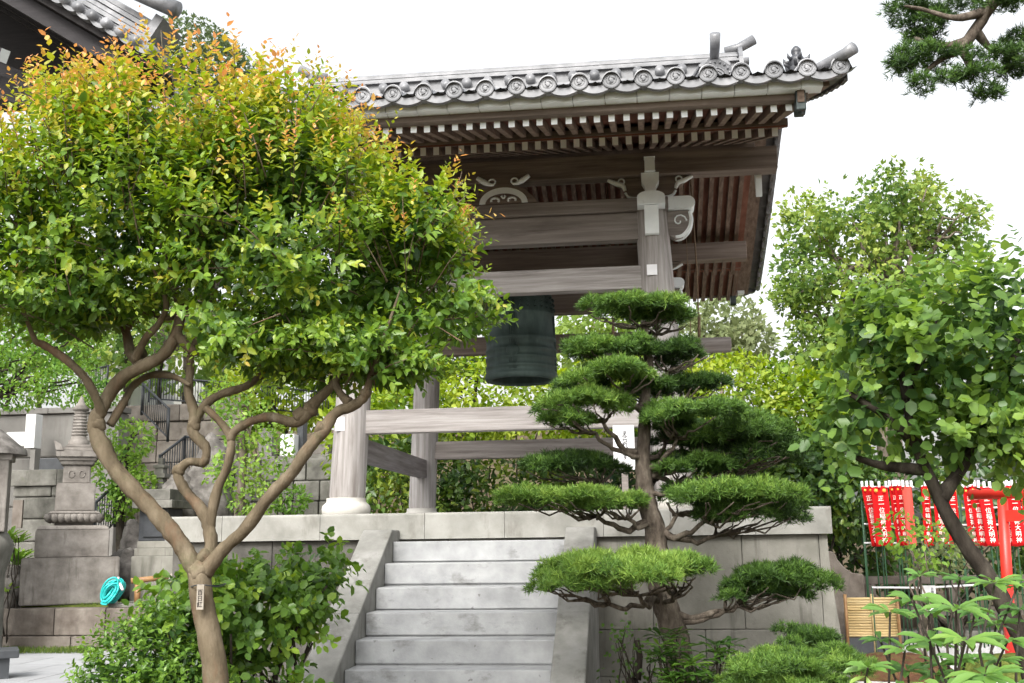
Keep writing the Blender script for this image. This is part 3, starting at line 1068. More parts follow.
# descending ridges with ornamental end tiles
for sx in (-1, 1):
    x = XC + sx * 2.06
    for sy in (-1, 1):
        mb = MB()
        Y = lambda v: 12.3 + sy * v
        for lw, h0, h1 in ((.11, -.02, .16), (.135, .16, .185), (.12, .19, .215), (.135, .22, .245)):
            pl = [(Y(v), zt(Y(v)) + h0) for v in (3.0, 2.2, 1.4, .6, .1)] + [(Y(v), zt(Y(v)) + h1) for v in (.1, .6, 1.4, 2.2, 3.0)]
            mb.prism(pl, 'x', x - lw, x + lw)
        mb.tube([(x, Y(v), zt(Y(v)) + .26) for v in (3.0, 2.2, 1.4, .6, .1)], .06, 12)
        dr = mb.build('descending_ridge', M['tile'], tower)
        mb = MB()
        ye = Y(3.03)
        zb = zt(ye) + .01
        arc = [(x + .155 * math.cos(a), zb + .08 + .165 * math.sin(a)) for a in np.linspace(-.25, math.pi + .25, 17)]
        a, b = sorted((ye, ye + sy * .05))
        mb.prism(arc, 'y', a, b, 0)
        for a in np.linspace(-.1, math.pi + .1, 11):
            c = (x + .128 * math.cos(a), ye + sy * .052, zb + .08 + .138 * math.sin(a))
            mb.tube([(c[0], c[1] - .012, c[2]), (c[0], c[1] + .012, c[2])], .011, 7, 1)
        for rad in (.095, .07):
            mb.tube([(x + rad * math.cos(a), ye + sy * .052, zb + .07 + rad * math.sin(a)) for a in np.linspace(-.4, math.pi + .4, 13)], .007, 5, 1)
        mb.tube([(x + (.045 - .006 * k) * math.cos(k * .8), ye + sy * .055, zb + .08 + (.045 - .006 * k) * math.sin(k * .8)) for k in range(7)], .007, 5, 1)
        mb.build('ornament_tile', [M['tile_dark'], M['tile']], dr)
        mb = MB()
        mb.tube([(x, Y(2.8), zb + .26), (x, Y(3.0), zb + .27), (x, Y(3.16), zb + .33), (x, Y(3.24), zb + .41)], [.038, .041, .044, .047], 16)
        mb.build('roll_tile', M['tile'], dr)

# gable bargeboards, verge tiles, corner tiles, finials
for sx in (-1, 1):
    mb = MB()
    xa, xb = sorted((XC + sx * 2.645, XC + sx * 2.70))
    top, bot = [], []
    for v in np.linspace(-3.78, 3.78, 31):
        y = 12.3 + v
        zz = zt(y) - .055 if abs(v) < 3.6 else 5.19
        top.append((y, zz))
        dep = .20 + .10 * (1 - abs(v) / 3.78) - (.06 * max(0, (abs(v) - 3.4) / .4))
        bot.append((y, zz - dep - .14 * max(0, 1 - abs(v) / .5) + .0))
    mb.prism(top + bot[::-1], 'x', xa, xb)
    bb = mb.build('bargeboard', M['rafter'], tower)
    for sy in (-1, 1):
        mb = MB()
        y = 12.3 + sy * 3.77
        mb.box(xa - .012, xb + .012, min(y, y - sy * .16), max(y, y - sy * .16) + .012, 4.985, 5.20, 0, .01)
        mb.tube([(xa - .01, y - sy * .08, 5.03), (xb + .01, y - sy * .08, 5.03)], .06, 14)
        mb.build('copper_cap', M['bronze_cap'], bb)
    mb = MB()
    xo = XC + sx * 3.02
    k = 0
    for v in np.arange(-3.86, 3.7, .245):
        y = 12.3 + v
        za, zb = zt(y + .01), zt(y + .25)
        x0, x1 = sorted((XC + sx * 2.66, xo))
        mb.add([(x0, y, za - .055), (x1, y, za - .075), (x1, y + .25, zb - .075), (x0, y + .25, zb - .055),
                (x0, y, za + .01), (x1, y, za + .0), (x1, y + .25, zb - .012), (x0, y + .25, zb - .002)],
               [(0, 1, 2, 3), (4, 7, 6, 5), (0, 4, 5, 1), (1, 5, 6, 2), (2, 6, 7, 3), (3, 7, 4, 0)])
        x0, x1 = sorted((xo - sx * .02, xo + sx * .012))
        zc = (za + zb) / 2 - .05
        mb.prism([(y + .0, zc - .085), (y + .21, zc - .065 + (zb - za) * .4), (y + .24, zc + .06), (y + .0, zc + .04)], 'x', x0, x1)
    mb2 = MB()
    x0, x1 = sorted((XC + sx * 2.705, XC + sx * 2.90))
    vv = np.linspace(-3.8, 3.8, 31)
    mb2.prism([(12.3 + v, zt(12.3 + v) - .085) for v in vv] + [(12.3 + v, zt(12.3 + v) - .125) for v in vv[::-1]], 'x', x0, x1)
    mb2.build('verge_board', M['rafter'], tower)
    mb.build('verge_tiles', M['verge'], tower)
    mb = MB()
    pts = [(XC + sx * 2.95, 12.3 + v, zt(12.3 + v) + .055) for v in np.linspace(-3.7, 3.7, 41)]
    mb.tube(pts, .065, 10)
    mb.build('verge_roll', M['tile'], tower)
    for sy in (-1, 1):
        mb = MB()
        mb.tube([(XC + sx * 2.72, 12.3 + sy * 3.70, 5.30), (XC + sx * 2.86, 12.3 + sy * 3.84, 5.325), (XC + sx * 3.0, 12.3 + sy * 3.97, 5.345), (XC + sx * 3.06, 12.3 + sy * 4.04, 5.362)], [.036, .04, .046, .05], 16)
        mb.build('corner_tile', M['tile'], tower)
        mb = MB()
        fx, fy = XC + sx * 2.69, 12.3 + sy * 3.56
        zf = zt(fy) + .05
        mb.lathe([(.06, zf - .05), (.062, zf), (.075, zf + .03), (.05, zf + .045), (.075, zf + .075), (.055, zf + .12), (.03, zf + .14), (.042, zf + .165), (.04, zf + .19), (.02, zf + .215), (.004, zf + .225)], (fx, fy), 14)
        for a in np.linspace(0, 2 * math.pi, 7)[:-1]:
            for dz, ln in ((.03, .07), (.08, .06)):
                c, s_ = math.cos(a + dz * 9), math.sin(a + dz * 9)
                mb.tube([(fx + .05 * c, fy + .05 * s_, zf + dz), (fx + (.05 + ln * .8) * c, fy + (.05 + ln * .8) * s_, zf + dz + .02), (fx + (.05 + ln) * c, fy + (.05 + ln) * s_, zf + dz + .05)], [.02, .014, .003], 6)
        mb.build('finial', M['tile_dark'], tower)
        mb = MB()
        y = 12.3 + sy * 1.62
        x = XC + sx * 2.54
        mb.prism([(y - .035, 5.22), (y - .05, 5.12), (y - .03, 5.03), (y - .012, 4.95), (y, 5.0), (y + .012, 4.95), (y + .03, 5.03), (y + .05, 5.12), (y + .035, 5.22)], 'x', x - .03, x + .03)
        if sy < 0:
            mb.build('gable_pendant', M['white'], tower)

# ------------------------------------------------------------------ bell, striker, notice board
bell = root('temple_bell', (XC - .055, 12.3, 3.3), 'large dark bronze temple bell hanging inside the wooden tower', 'bell')
BX = XC - .055
zb = 3.405
mb = MB()
pr = [(.34, zb + .02), (.345, zb), (.405, zb - .005), (.418, zb + .012), (.420, zb + .05), (.412, zb + .066), (.405, zb + .085)]
for zc in (.14, .235, .33):
    pr += [(.402, zb + zc - .02), (.410, zb + zc - .014), (.410, zb + zc + .01), (.402, zb + zc + .016)]
pr += [(.396, zb + .42), (.404, zb + .43), (.404, zb + .47), (.395, zb + .48), (.385, zb + .72), (.392, zb + .73), (.392, zb + .76), (.382, zb + .77), (.365, zb + .98), (.34, zb + 1.04), (.26, zb + 1.10), (.10, zb + 1.13), (.002, zb + 1.135)]
mb.lathe(pr, (BX, 12.3), 56)
mb.f = [f for f in mb.f if len(f) != 56]
mb.m = mb.m[:len(mb.f)]
mb.sm = [True] * len(mb.f)
pr = [(.34, zb + .02), (.33, zb + .3), (.30, zb + .8), (.2, zb + 1.0), (.002, zb + 1.03)]
vs, fs = [], []
n0 = len(mb.v)
for r_, z in pr:
    for k in range(56):
        a = 2 * math.pi * k / 56
        vs.append((BX + r_ * math.cos(a), 12.3 + r_ * math.sin(a), z))
for i in range(len(pr) - 1):
    for k in range(56):
        fs.append((i * 56 + k, (i + 1) * 56 + k, (i + 1) * 56 + (k + 1) % 56, i * 56 + (k + 1) % 56))
mb.add(vs, fs, 0, True)
# upright straps between the panels and the bosses of the upper zone
for a in np.arange(4) * math.pi / 2 + R(-97):
    for da in (-.10, -.05, 0, .05, .10):
        c, s_ = math.cos(a + da), math.sin(a + da)
        mb.tube([(BX + .404 * c, 12.3 + .404 * s_, zb + .09), (BX + .396 * c, 12.3 + .396 * s_, zb + .45), (BX + .386 * c, 12.3 + .386 * s_, zb + .76)], .006, 5)
for r_ in range(3):
    for k in range(28):
        a = 2 * math.pi * (k + .5) / 28
        z = zb + .81 + r_ * .06
        rr = .382 - r_ * .006
        c, s_ = math.cos(a), math.sin(a)
        mb.tube([(BX + rr * c, 12.3 + rr * s_, z), (BX + (rr + .022) * c, 12.3 + (rr + .022) * s_, z)], [.014, .006], 6)
for a in (R(-97), R(83)):
    c, s_ = math.cos(a), math.sin(a)
    mb.tube([(BX + .398 * c, 12.3 + .398 * s_, zb + .30), (BX + .412 * c, 12.3 + .412 * s_, zb + .30)], [.075, .068], 20)
mb.build('bell_body', M['bronze'], bell)
mb = MB()
mb.tube(*spline([(BX - .13, 12.3, zb + 1.09), (BX - .16, 12.3, zb + 1.19), (BX - .06, 12.3, zb + 1.28), (BX + .06, 12.3, zb + 1.28), (BX + .16, 12.3, zb + 1.19), (BX + .13, 12.3, zb + 1.09)], [.05, .045, .035, .035, .045, .05], 5), 10)
mb.build('hanging_loop', M['bronze'], bell)

log = root('bell_striker', (.15, 12.3, 3.745), 'brown horizontal log hung on ropes to strike the bronze bell', 'bell striker')
mb = MB()
mb.tube([(-.78, 12.3, 3.75), (-.76, 12.3, 3.75), (.955, 12.3, 3.745), (.97, 12.3, 3.745)], [.07, .08, .088, .08], 18)
mb.build('log', M['mid_x'], log)
for x in (-.35, .62):
    mb = MB()
    mb.tube([(x, 12.3, 3.83), (x + .01, 12.32, 4.6), (x - .02, 12.36, 5.9)], .009, 6)
    for z in (3.745,):
        mb.tube([(x, 12.3 + .094 * math.cos(a), z + .094 * math.sin(a)) for a in np.linspace(0, 6.28, 15)], .010, 5)
    mb.tube([(x, 12.30, 3.84), (x + .012, 12.31, 4.1)], .017, 6)
    mb.build('rope', M['rope'], log)
mb = MB()
mb.tube([(.505, 12.0, 5.95), (.50, 11.6, 3.9), (.47, 11.3, 2.4)], .005, 5)
props(mb.build('cable', M['rope']), 'thin dark cord hanging under the right eave beside the white tagged column', 'cord')

nb = root('notice_board', (-.21, 10.22, PT), 'white upright board with handwritten black characters behind the pine', 'notice board')
p = at(624, 449, 10.2)
mb = MB()
zl = at(624, 470, 10.2)[2]
mb.box(p[0] - .098, p[0] + .098, 10.19, 10.21, zl, p[2] + .22, 0, .003)
mb.build('panel', M['plastic_white'], nb)
mb = MB()
mb.box(p[0] - .03, p[0] + .03, 10.212, 10.25, PT, p[2] + .1, 0, .003)
mb.build('post', M['mid_x'], nb)
lettering('えられます', .066, (p[0] + .01, 10.185, p[2] + .03), nb, M['ink'], gap=.80)
# ------------------------------------------------------------------ trees and plants


def ell(px, py, Y, rx, ry, dep):
    return (tuple(at(px, py, Y)), (rx * mpp(Y), dep, ry * mpp(Y)))


# --- crape myrtle in front on the left
HY = 5.5
myr = root('crape_myrtle', tuple(at(215, 700, HY) * np.array([1, 1, 0])), 'large crape myrtle with smooth twisting trunk and orange tipped yellow green leaves', 'tree')
mb = MB()
b0 = at(213, 700, HY)
Q, q = spline([(b0[0] + .06, HY + .02, -.05), (b0[0] + .05, HY + .02, .25), tuple(at(217, 690, HY)), tuple(at(210, 640, HY)), tuple(at(202, 600, HY)), tuple(at(200, 572, HY))],
              [.10, .072, 12.6 * mpp(HY), 11.6 * mpp(HY), 11.4 * mpp(HY), 11 * mpp(HY)], 5)
mb.tube(Q, q, 14, wob=.05)
limbs = [
    [(199, 580, HY, 12), (188, 556, HY, 12), (172, 532, HY - .02, 12.5), (148, 505, HY - .04, 11.5), (120, 475, HY - .05, 11.5), (104, 450, HY - .05, 12.5), (95, 425, HY - .05, 10.5), (104, 404, HY - .03, 9.5), (120, 380, HY, 9.5), (143, 366, HY, 9), (163, 355, HY, 8.5), (176, 334, HY + .02, 8), (180, 308, HY, 7), (172, 280, HY - .1, 5), (160, 240, HY - .2, 4)],
    [(101, 415, HY - .04, 7.5), (97, 400, HY - .1, 6.5), (85, 378, HY - .15, 6), (64, 358, HY - .2, 6), (44, 345, HY - .25, 5.5), (34, 338, HY - .3, 4), (20, 300, HY - .4, 3)],
    [(110, 425, HY, 6.5), (124, 402, HY + .05, 5.5), (134, 385, HY + .1, 5), (152, 375, HY + .12, 5), (172, 376, HY + .1, 5), (190, 385, HY + .05, 5)],
    [(143, 366, HY, 8), (131, 352, HY + .06, 8), (126, 332, HY + .1, 6), (118, 316, HY + .1, 4.5), (112, 290, HY + .1, 3)],
    [(135, 360, HY, 6), (146, 338, HY - .06, 5.5), (160, 322, HY - .06, 4.5), (166, 300, HY - .1, 4), (150, 262, HY - .2, 3)],
    [(176, 334, HY, 7), (196, 352, HY + .05, 6), (210, 338, HY + .15, 5), (226, 318, HY + .2, 4), (250, 280, HY + .2, 3)],
    [(205, 566, HY + .02, 11), (211, 548, HY + .03, 9), (208, 525, HY + .05, 8.5), (200, 508, HY + .06, 8), (185, 490, HY + .07, 7), (178, 474, HY + .08, 7), (188, 462, HY + .08, 6), (203, 462, HY + .09, 6), (206, 448, HY + .1, 6.5), (193, 432, HY + .1, 8), (195, 415, HY + .1, 8), (189, 395, HY + .1, 6.5), (190, 372, HY + .12, 6), (192, 350, HY + .1, 5), (205, 320, HY + .1, 4), (215, 280, HY, 3)],
    [(209, 530, HY + .05, 8), (217, 490, HY + .03, 6.5), (227, 467, HY + .02, 6), (231, 440, HY + .02, 6), (222, 424, HY + .04, 5), (206, 408, HY + .06, 5)],
    [(196, 420, HY + .1, 6), (206, 404, HY + .1, 6), (222, 394, HY + .12, 6), (244, 387, HY + .15, 5.5), (264, 374, HY + .2, 5), (282, 363, HY + .22, 4.5), (303, 352, HY + .25, 4), (320, 340, HY + .25, 3), (345, 300, HY + .25, 2.5)],
    [(230, 440, HY + .02, 6), (236, 430, HY, 6), (252, 421, HY - .02, 6), (272, 417, HY - .04, 6.5), (294, 422, HY - .05, 7.5), (307, 413, HY - .05, 10), (315, 402, HY - .05, 8.5), (328, 390, HY - .05, 6), (337, 376, HY - .05, 6), (338, 350, HY - .1, 4), (352, 310, HY - .15, 3)],
    [(206, 572, HY, 11), (222, 551, HY - .03, 9), (246, 528, HY - .06, 8.5), (268, 498, HY - .1, 8.5), (290, 475, HY - .12, 8.5), (306, 452, HY - .14, 8.5), (322, 432, HY - .15, 9), (336, 413, HY - .16, 7.5), (354, 405, HY - .18, 8), (365, 395, HY - .2, 6), (372, 372, HY - .2, 4.5), (385, 335, HY - .2, 3), (400, 290, HY - .2, 2)],
    [(350, 403, HY - .18, 7), (341, 394, HY - .16, 5.5), (336, 380, HY - .15, 5), (350, 364, HY - .15, 3), (362, 352, HY - .15, 2.5)],
    [(126, 332, HY + .1, 5), (140, 312, HY + .1, 4), (168, 318, HY + .1, 4), (186, 310, HY + .15, 3.5), (200, 290, HY + .15, 3)],
]
for l in limbs:
    limb(mb, [(a, b, c, r * (.74 if i < len(l) - 1 or l[-1][1] > 385 else .3)) for i, (a, b, c, r) in enumerate(l)], 11, .08, 6, .05)
for px, py, dy, r in ((301, 415, -.05, 11), (310, 409, -.05, 11), (322, 428, -.15, 10.5), (194, 425, .1, 9.5), (178, 471, .08, 8.5), (204, 462, .09, 7.5), (140, 352, .05, 10), (366, 393, -.2, 7.5), (98, 425, -.05, 11.5), (200, 572, 0, 15.5), (205, 556, .01, 11)):
    c = at(px, py, HY + dy)
    bm = bmesh.new()
    bmesh.ops.create_icosphere(bm, subdivisions=3, radius=r * .74 * mpp(HY))
    for v in bm.verts:
        v.co = v.co * (1 + .16 * math.sin(v.co.x * 90 + px) * math.sin(v.co.z * 80 + py)) + Vector(c)
    mb.addbm(bm, 0, True)
mb.build('trunk', M['bark_smooth'], myr)
crown = [ell(118, 212, HY, 140, 112, .78), ell(285, 235, HY, 130, 110, .72), ell(395, 285, HY + .05, 76, 74, .5), ell(185, 142, HY, 105, 70, .6),
         ell(10, 250, HY, 85, 92, .6), ell(285, 160, HY, 68, 72, .5), ell(88, 140, HY + .1, 50, 48, .45), ell(420, 225, HY, 34, 40, .3), ell(340, 345, HY - .1, 72, 28, .35),
         ell(60, 300, HY - .2, 70, 36, .4), ell(255, 345, HY - .25, 40, 26, .3), ell(445, 310, HY, 36, 38, .3), ell(385, 362, HY - .1, 42, 20, .3), ell(215, 330, HY - .25, 36, 20, .3), ell(320, 372, HY + .1, 34, 14, .25)]
L = Leaves()
def airy(P, th=-.35, f=5.2):
    q = np.sin(P[:, 0] * f + 1.3) * np.sin(P[:, 2] * f * 1.15 + .4) + .7 * np.sin(P[:, 1] * f * .9 + P[:, 0] * 3.1) * np.sin(P[:, 2] * 7.3 + 2) + .35 * RNG.normal(size=len(P))
    return q > th


P, N = shell_points(crown, 4300, .55, airy)
zt0 = at(0, 330, HY)[2]
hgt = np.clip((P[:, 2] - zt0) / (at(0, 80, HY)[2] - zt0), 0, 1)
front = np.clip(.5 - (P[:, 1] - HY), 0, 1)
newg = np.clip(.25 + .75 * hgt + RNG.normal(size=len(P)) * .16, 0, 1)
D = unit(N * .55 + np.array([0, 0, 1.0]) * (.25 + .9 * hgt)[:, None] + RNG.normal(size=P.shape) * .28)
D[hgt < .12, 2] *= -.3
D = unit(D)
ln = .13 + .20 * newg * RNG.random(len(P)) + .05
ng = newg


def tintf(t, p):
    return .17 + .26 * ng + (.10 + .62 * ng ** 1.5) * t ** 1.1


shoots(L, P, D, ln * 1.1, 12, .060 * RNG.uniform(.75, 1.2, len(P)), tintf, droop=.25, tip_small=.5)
# long pale shoots standing out of the top
P2, N2 = shell_points(crown[:8] + [crown[11]], 900, .92, lambda P: airy(P, .0, 7))
k = N2[:, 2] > .05
P2, N2 = P2[k], N2[k]
D2 = unit(N2 * .6 + np.array([0, 0, 1.1]) + RNG.normal(size=P2.shape) * .22)
ng = np.full(len(P2), .9)
shoots(L, P2, D2, RNG.uniform(.14, .36, len(P2)), 17, .045, lambda t, p: (.44 + .66 * t ** 1.2) + 0 * p[:, 0], droop=.3, tip_small=.45)
mass(L, crown, 6500, .062, .18, .3, tintvar=.14, keep=lambda P: airy(P, -.1))
core = [(np.array(c) + np.array([0, .12, -.02]), np.array(r) * .72) for c, r in crown]
mass(L, core, 8000, .064, .20, .15, tintvar=.12)
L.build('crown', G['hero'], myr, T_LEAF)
tw = MB()
for i in range(0, len(P2), 4):
    p, d_ = P2[i] - D2[i] * .25, D2[i]
    tw.tube([p, p + d_ * .3, p + d_ * .5 + np.array([0, 0, -.02])], [.003, .0024, .0015], 5, smooth=True)
for i in range(0, len(P), 9):
    p, d_ = P[i], D[i]
    tw.tube([p - d_ * .18 + np.array([0, 0, -.03]), p, p + d_ * ln[i] * .8], [.0045, .0035, .002], 5, smooth=True)
tw.build('twig', M['bark_smooth'], myr)
# small name tag on the trunk
tp = at(201, 597, HY - .09)
tag = MB()
tag.box(tp[0] - .019, tp[0] + .019, tp[1] - .012, tp[1] - .004, tp[2] - .062, tp[2] + .062, 0, .002)
tag.tube([(tp[0] + .085 * math.cos(a), HY + .0 + .095 * math.sin(a), tp[2] + .055 + .006 * math.sin(a * 3)) for a in np.linspace(0, 6.28, 19)], .003, 5, 1)
tg = tag.build('name_tag', [M['grey_tag'], M['iron']], None, label='small faded wooden tag tied round the crape myrtle trunk', cat='tag')
lettering('百日紅', .030, (tp[0], tp[1] - .0135, tp[2] - .008), tg, M['ink'], gap=1.0, thick=.0008)


def bush(name, ells, n, size, gm, label, cat='bush', group=None, stems=5, tint=.35, tuft=1, tmpl=T_LEAF, inner=.6, bark='bark_dark', trunk=None, srad=.02, **kw):
    c = np.mean([e[0] for e in ells], axis=0)
    o = root(name, (c[0], c[1], 0), label, cat, group)
    L = Leaves()
    mass(L, ells, n, size, tint, inner, tuft=tuft, **kw)
    L.build('crown', G[gm], o, tmpl)
    mb = MB()
    if trunk is not None:
        for t_ in trunk:
            limb(mb, t_, 9)
    base = np.array([c[0], c[1], 0.0])
    for i in range(stems):
        e = ells[i % len(ells)]
        e_ = np.array(e[0]) + RNG.uniform(-.5, .5, 3) * np.array(e[1])
        s_ = np.array([base[0] + RNG.uniform(-.1, .1), base[1] + RNG.uniform(-.1, .1), min(0, e[0][2] - 1)]) if trunk is None else at(*trunk[0][-1][:3])
        branch_to(mb, s_, e_, srad * 1.6, srad * .5, .1, 6, 7)
    mb.build('trunk', M[bark], o)
    return o


# --- shrubs at the foot of the myrtle and the wall
sy_ = 6.0
o = root('azalea', tuple(at(145, 660, sy_) * np.array([1, 1, 0])), 'low rounded azalea with small glossy leaves left of the crape myrtle trunk', 'bush')
L = Leaves()
es = [ell(135, 672, sy_, 44, 52, .30), ell(170, 652, sy_ + .1, 38, 44, .3), ell(110, 690, sy_ - .1, 30, 34, .22), ell(180, 700, sy_, 40, 50, .3)]
P, N = shell_points(es, 620, .6)
ng = RNG.random(len(P))
shoots(L, P, unit(N + np.array([0, 0, .7]) + RNG.normal(size=P.shape) * .3), .11, 9, .042, lambda t, p: .25 + .3 * ng + .25 * t, tip_small=.8, splay=1.1)
mass(L, es, 1800, .045, .15, .4)
L.build('crown', G['shrub'], o, T_LEAF)
mb = MB()
for e in es * 2:
    branch_to(mb, (o.location[0] + RNG.uniform(-.1, .1), sy_, 0), np.array(e[0]) + RNG.uniform(-.15, .15, 3), .016, .006)
mb.build('stem', M['bark_dark'], o)

o = root('leafy_shrub', tuple(at(250, 660, 6.9) * np.array([1, 1, 0])), 'spreading shrub with rounded leaves in layers against the platform wall', 'bush')
L = Leaves()
es = [ell(235, 612, 6.6, 60, 32, .45), ell(278, 604, 6.9, 42, 26, .4), ell(200, 608, 6.4, 40, 38, .3), ell(285, 576, 7.0, 36, 11, .3), ell(225, 582, 6.9, 44, 14, .3), ell(250, 645, 6.7, 36, 14, .25), ell(315, 584, 7.0, 26, 8, .2), ell(318, 560, 7.2, 22, 8, .2), ell(300, 628, 6.8, 26, 8, .2), ell(250, 678, 6.6, 46, 18, .3), ell(205, 660, 6.3, 30, 22, .25)]
P, N = shell_points(es, 430, .5)
ng = RNG.random(len(P)) ** 2
shoots(L, P, unit(N * np.array([1, 1, .3]) + RNG.normal(size=P.shape) * np.array([.5, .5, .12]) + np.array([0, 0, .12])), .20, 8, .066, lambda t, p: .36 + .42 * ng + .25 * t * ng, tip_small=.85, splay=1.2, droop=.4)
mass(L, es, 420, .066, .2, .3)
L.build('crown', G['shrub'], o, T_ROUND)
mb = MB()
for e in es * 2:
    branch_to(mb, (o.location[0] + RNG.uniform(-.15, .15), 6.9, 0), np.array(e[0]) + RNG.uniform(-.2, .2, 3), .02, .007)
mb.build('stem', M['bark_dark'], o)

# --- cloud-pruned pine before the wall
PY = 8.2
pine = root('pine_tree', (.16, PY, 0), 'cloud pruned pine with flat needle pads in front of the stone platform', 'tree')
mb = MB()
px0 = at(676, 650, PY)
Q, q = spline([(px0[0] + .04, PY, -.05), (px0[0] + .02, PY, .3), tuple(at(678, 650, PY)), tuple(at(668, 615, PY)), tuple(at(660, 585, PY)), tuple(at(657, 555, PY)), tuple(at(655, 530, PY)), tuple(at(648, 505, PY)), tuple(at(644, 482, PY)), tuple(at(643, 450, PY)), tuple(at(645, 420, PY)), tuple(at(645, 395, PY)), tuple(at(649, 370, PY)), tuple(at(646, 345, PY)), tuple(at(645, 322, PY))],
              [.15, .13] + [r * mpp(PY) for r in (12.5, 12, 11.5, 11, 10, 9, 8.5, 6.5, 5.8, 5.2, 4.6, 4, 3)], 5)
mb.tube(Q, q, 12, wob=.10)
tr = mb.build('trunk', M['bark_pine'], pine)
pads = [  # px, py, Y, halfw, halfh, depth m, tint, trunk join y
    (632, 311, 8.15, 50, 15, .34, .52, 345), (662, 322, 8.3, 32, 11, .25, .46, 345),
    (608, 352, 8.1, 42, 12, .32, .50, 372), (678, 356, 8.25, 34, 14, .28, .34, 372), (612, 377, 7.95, 50, 14, .34, .58, 405), (585, 390, 8.4, 28, 10, .25, .32, 405),
    (578, 406, 7.9, 44, 13, .34, .60, 455), (566, 422, 7.85, 24, 8, .24, .55, 455),
    (702, 387, 8.4, 26, 13, .24, .26, 408), (698, 418, 8.0, 50, 17, .40, .50, 470), (735, 440, 8.3, 50, 22, .42, .40, 470), (760, 455, 8.45, 34, 20, .32, .26, 470), (690, 445, 8.5, 34, 16, .3, .22, 470),
    (640, 352, 8.3, 26, 9, .25, .36, 372), (650, 392, 8.35, 28, 10, .25, .34, 408), (678, 430, 8.45, 26, 10, .25, .30, 455), (700, 468, 8.15, 40, 11, .30, .42, 490), (668, 462, 8.5, 22, 9, .22, .32, 480), (752, 425, 8.35, 26, 12, .25, .44, 470),
    (572, 468, 8.35, 55, 13, .40, .28, 490), (562, 501, 7.95, 62, 13, .40, .64, 520), (612, 505, 7.95, 34, 11, .28, .60, 520),
    (735, 500, 7.95, 58, 18, .42, .56, 530), (752, 515, 8.2, 44, 18, .38, .34, 530), (690, 500, 8.3, 28, 12, .25, .34, 530),
    (625, 574, 7.5, 84, 20, .46, .74, 590), (575, 585, 7.5, 38, 18, .32, .70, 590), (685, 574, 7.6, 30, 18, .3, .66, 590),
    (782, 582, 8.2, 52, 18, .36, .38, 612), (760, 594, 8.2, 40, 13, .3, .38, 612)]
L = Leaves()


def needle_pad(L, c, r, tint, dens=1.0, nl=.052, lobe=None):
    """irregular pad: a flat cluster of small needle domes"""
    c, r = np.array(c), np.array(r)
    lr = lobe or min(.155, max(.075, r[2] * .95))
    m = int(max(6, 1.9 * (r[0] + .05) * (r[1] + .05) / lr ** 2))
    for i in range(m):
        a, q = RNG.uniform(0, 6.28), RNG.random() ** .5
        lc = c + np.array([r[0] * q * math.cos(a) * .92, r[1] * q * math.sin(a) * .92, r[2] * (.55 * math.sqrt(max(0, 1 - q * q)) - .25) + RNG.normal() * .018])
        R_ = lr * RNG.uniform(.7, 1.15)
        n = int(dens * 46 * (R_ / .1) ** 2)
        d_ = rand_dirs(n)
        d_[:, 2] = np.where(d_[:, 2] < -.25, -d_[:, 2] * .6, d_[:, 2])
        d_ = unit(d_)
        p = lc + d_ * np.array([R_, R_, R_ * .62]) * RNG.uniform(.55, 1.0, (n, 1))
        upd = unit(d_ * np.array([.8, .8, .5]) + np.array([0, 0, .6]) + RNG.normal(size=(n, 3)) * .3)
        K = 13
        A = unit(np.repeat(upd, K, 0) * .7 + rand_dirs(n * K) * .8)
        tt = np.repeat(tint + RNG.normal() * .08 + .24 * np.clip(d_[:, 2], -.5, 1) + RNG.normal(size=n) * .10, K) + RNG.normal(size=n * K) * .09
        L.add(np.repeat(p, K, 0), A, rand_dirs(n * K), nl * RNG.uniform(.6, 1.25, n * K), tt)


T_NEED2 = (np.array([(0, .04, 0), (0, -.04, 0), (.6, -.035, .02), (1, 0, 0), (.6, .035, .02)]), [(0, 1, 2, 3, 4)])
for px, py, Y, hw, hh, dep, ti, jy in pads:
    c = at(px, py, Y)
    r = (hw * mpp(Y), dep, hh * mpp(Y) * 1.25)
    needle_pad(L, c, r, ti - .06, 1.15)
    i = min(range(len(Q)), key=lambda k: abs(Q[k][2] - at(650, jy, PY)[2]))
    j = np.array(Q[i])
    und = np.array([c[0] * .62 + j[0] * .38, c[1] * .7 + j[1] * .3, c[2] - r[2] * .75 - .02])
    bmk = MB()
    branch_to(bmk, j, und, .030 if hw > 40 else .022, .014, -.06, 8, 7)
    for s_ in range(10):
        a = RNG.uniform(0, 6.28)
        e = np.array([c[0] + r[0] * .82 * math.cos(a), c[1] + r[1] * .8 * math.sin(a), c[2] - r[2] * .15])
        branch_to(bmk, und, e, .011, .004, -.02, 6, 5)
    bmk.build('branch', M['bark_pine'], pine)
L.build('crown', G['pine'], pine, T_NEED2)

# low clipped juniper under the right-hand pads
o = root('low_juniper', tuple(at(805, 665, 7.6) * np.array([1, 1, 0])), 'low bright green clipped conifer mound at the platform foot', 'bush')
L = Leaves()
for px, py, Y, hw, hh, ti in ((805, 664, 7.6, 58, 22, .44), (780, 670, 7.4, 42, 24, .50), (835, 672, 7.5, 32, 26, .46), (805, 690, 7.4, 56, 26, .42), (800, 640, 8.0, 30, 12, .24), (760, 685, 7.4, 28, 18, .42)):
    needle_pad(L, at(px, py, Y), (hw * mpp(Y), .34, hh * mpp(Y)), ti, 1.1, .045, .10)
L.build('crown', G['pine'], o, T_NEED2)
mb = MB()
for k in range(7):
    branch_to(mb, (o.location[0], 7.6, 0), at(RNG.uniform(755, 850), 672, 7.6), .03, .012)
mb.build('stem', M['bark_pine'], o)

# --- strap-leaved plants and a dead stem at the foot of the pine


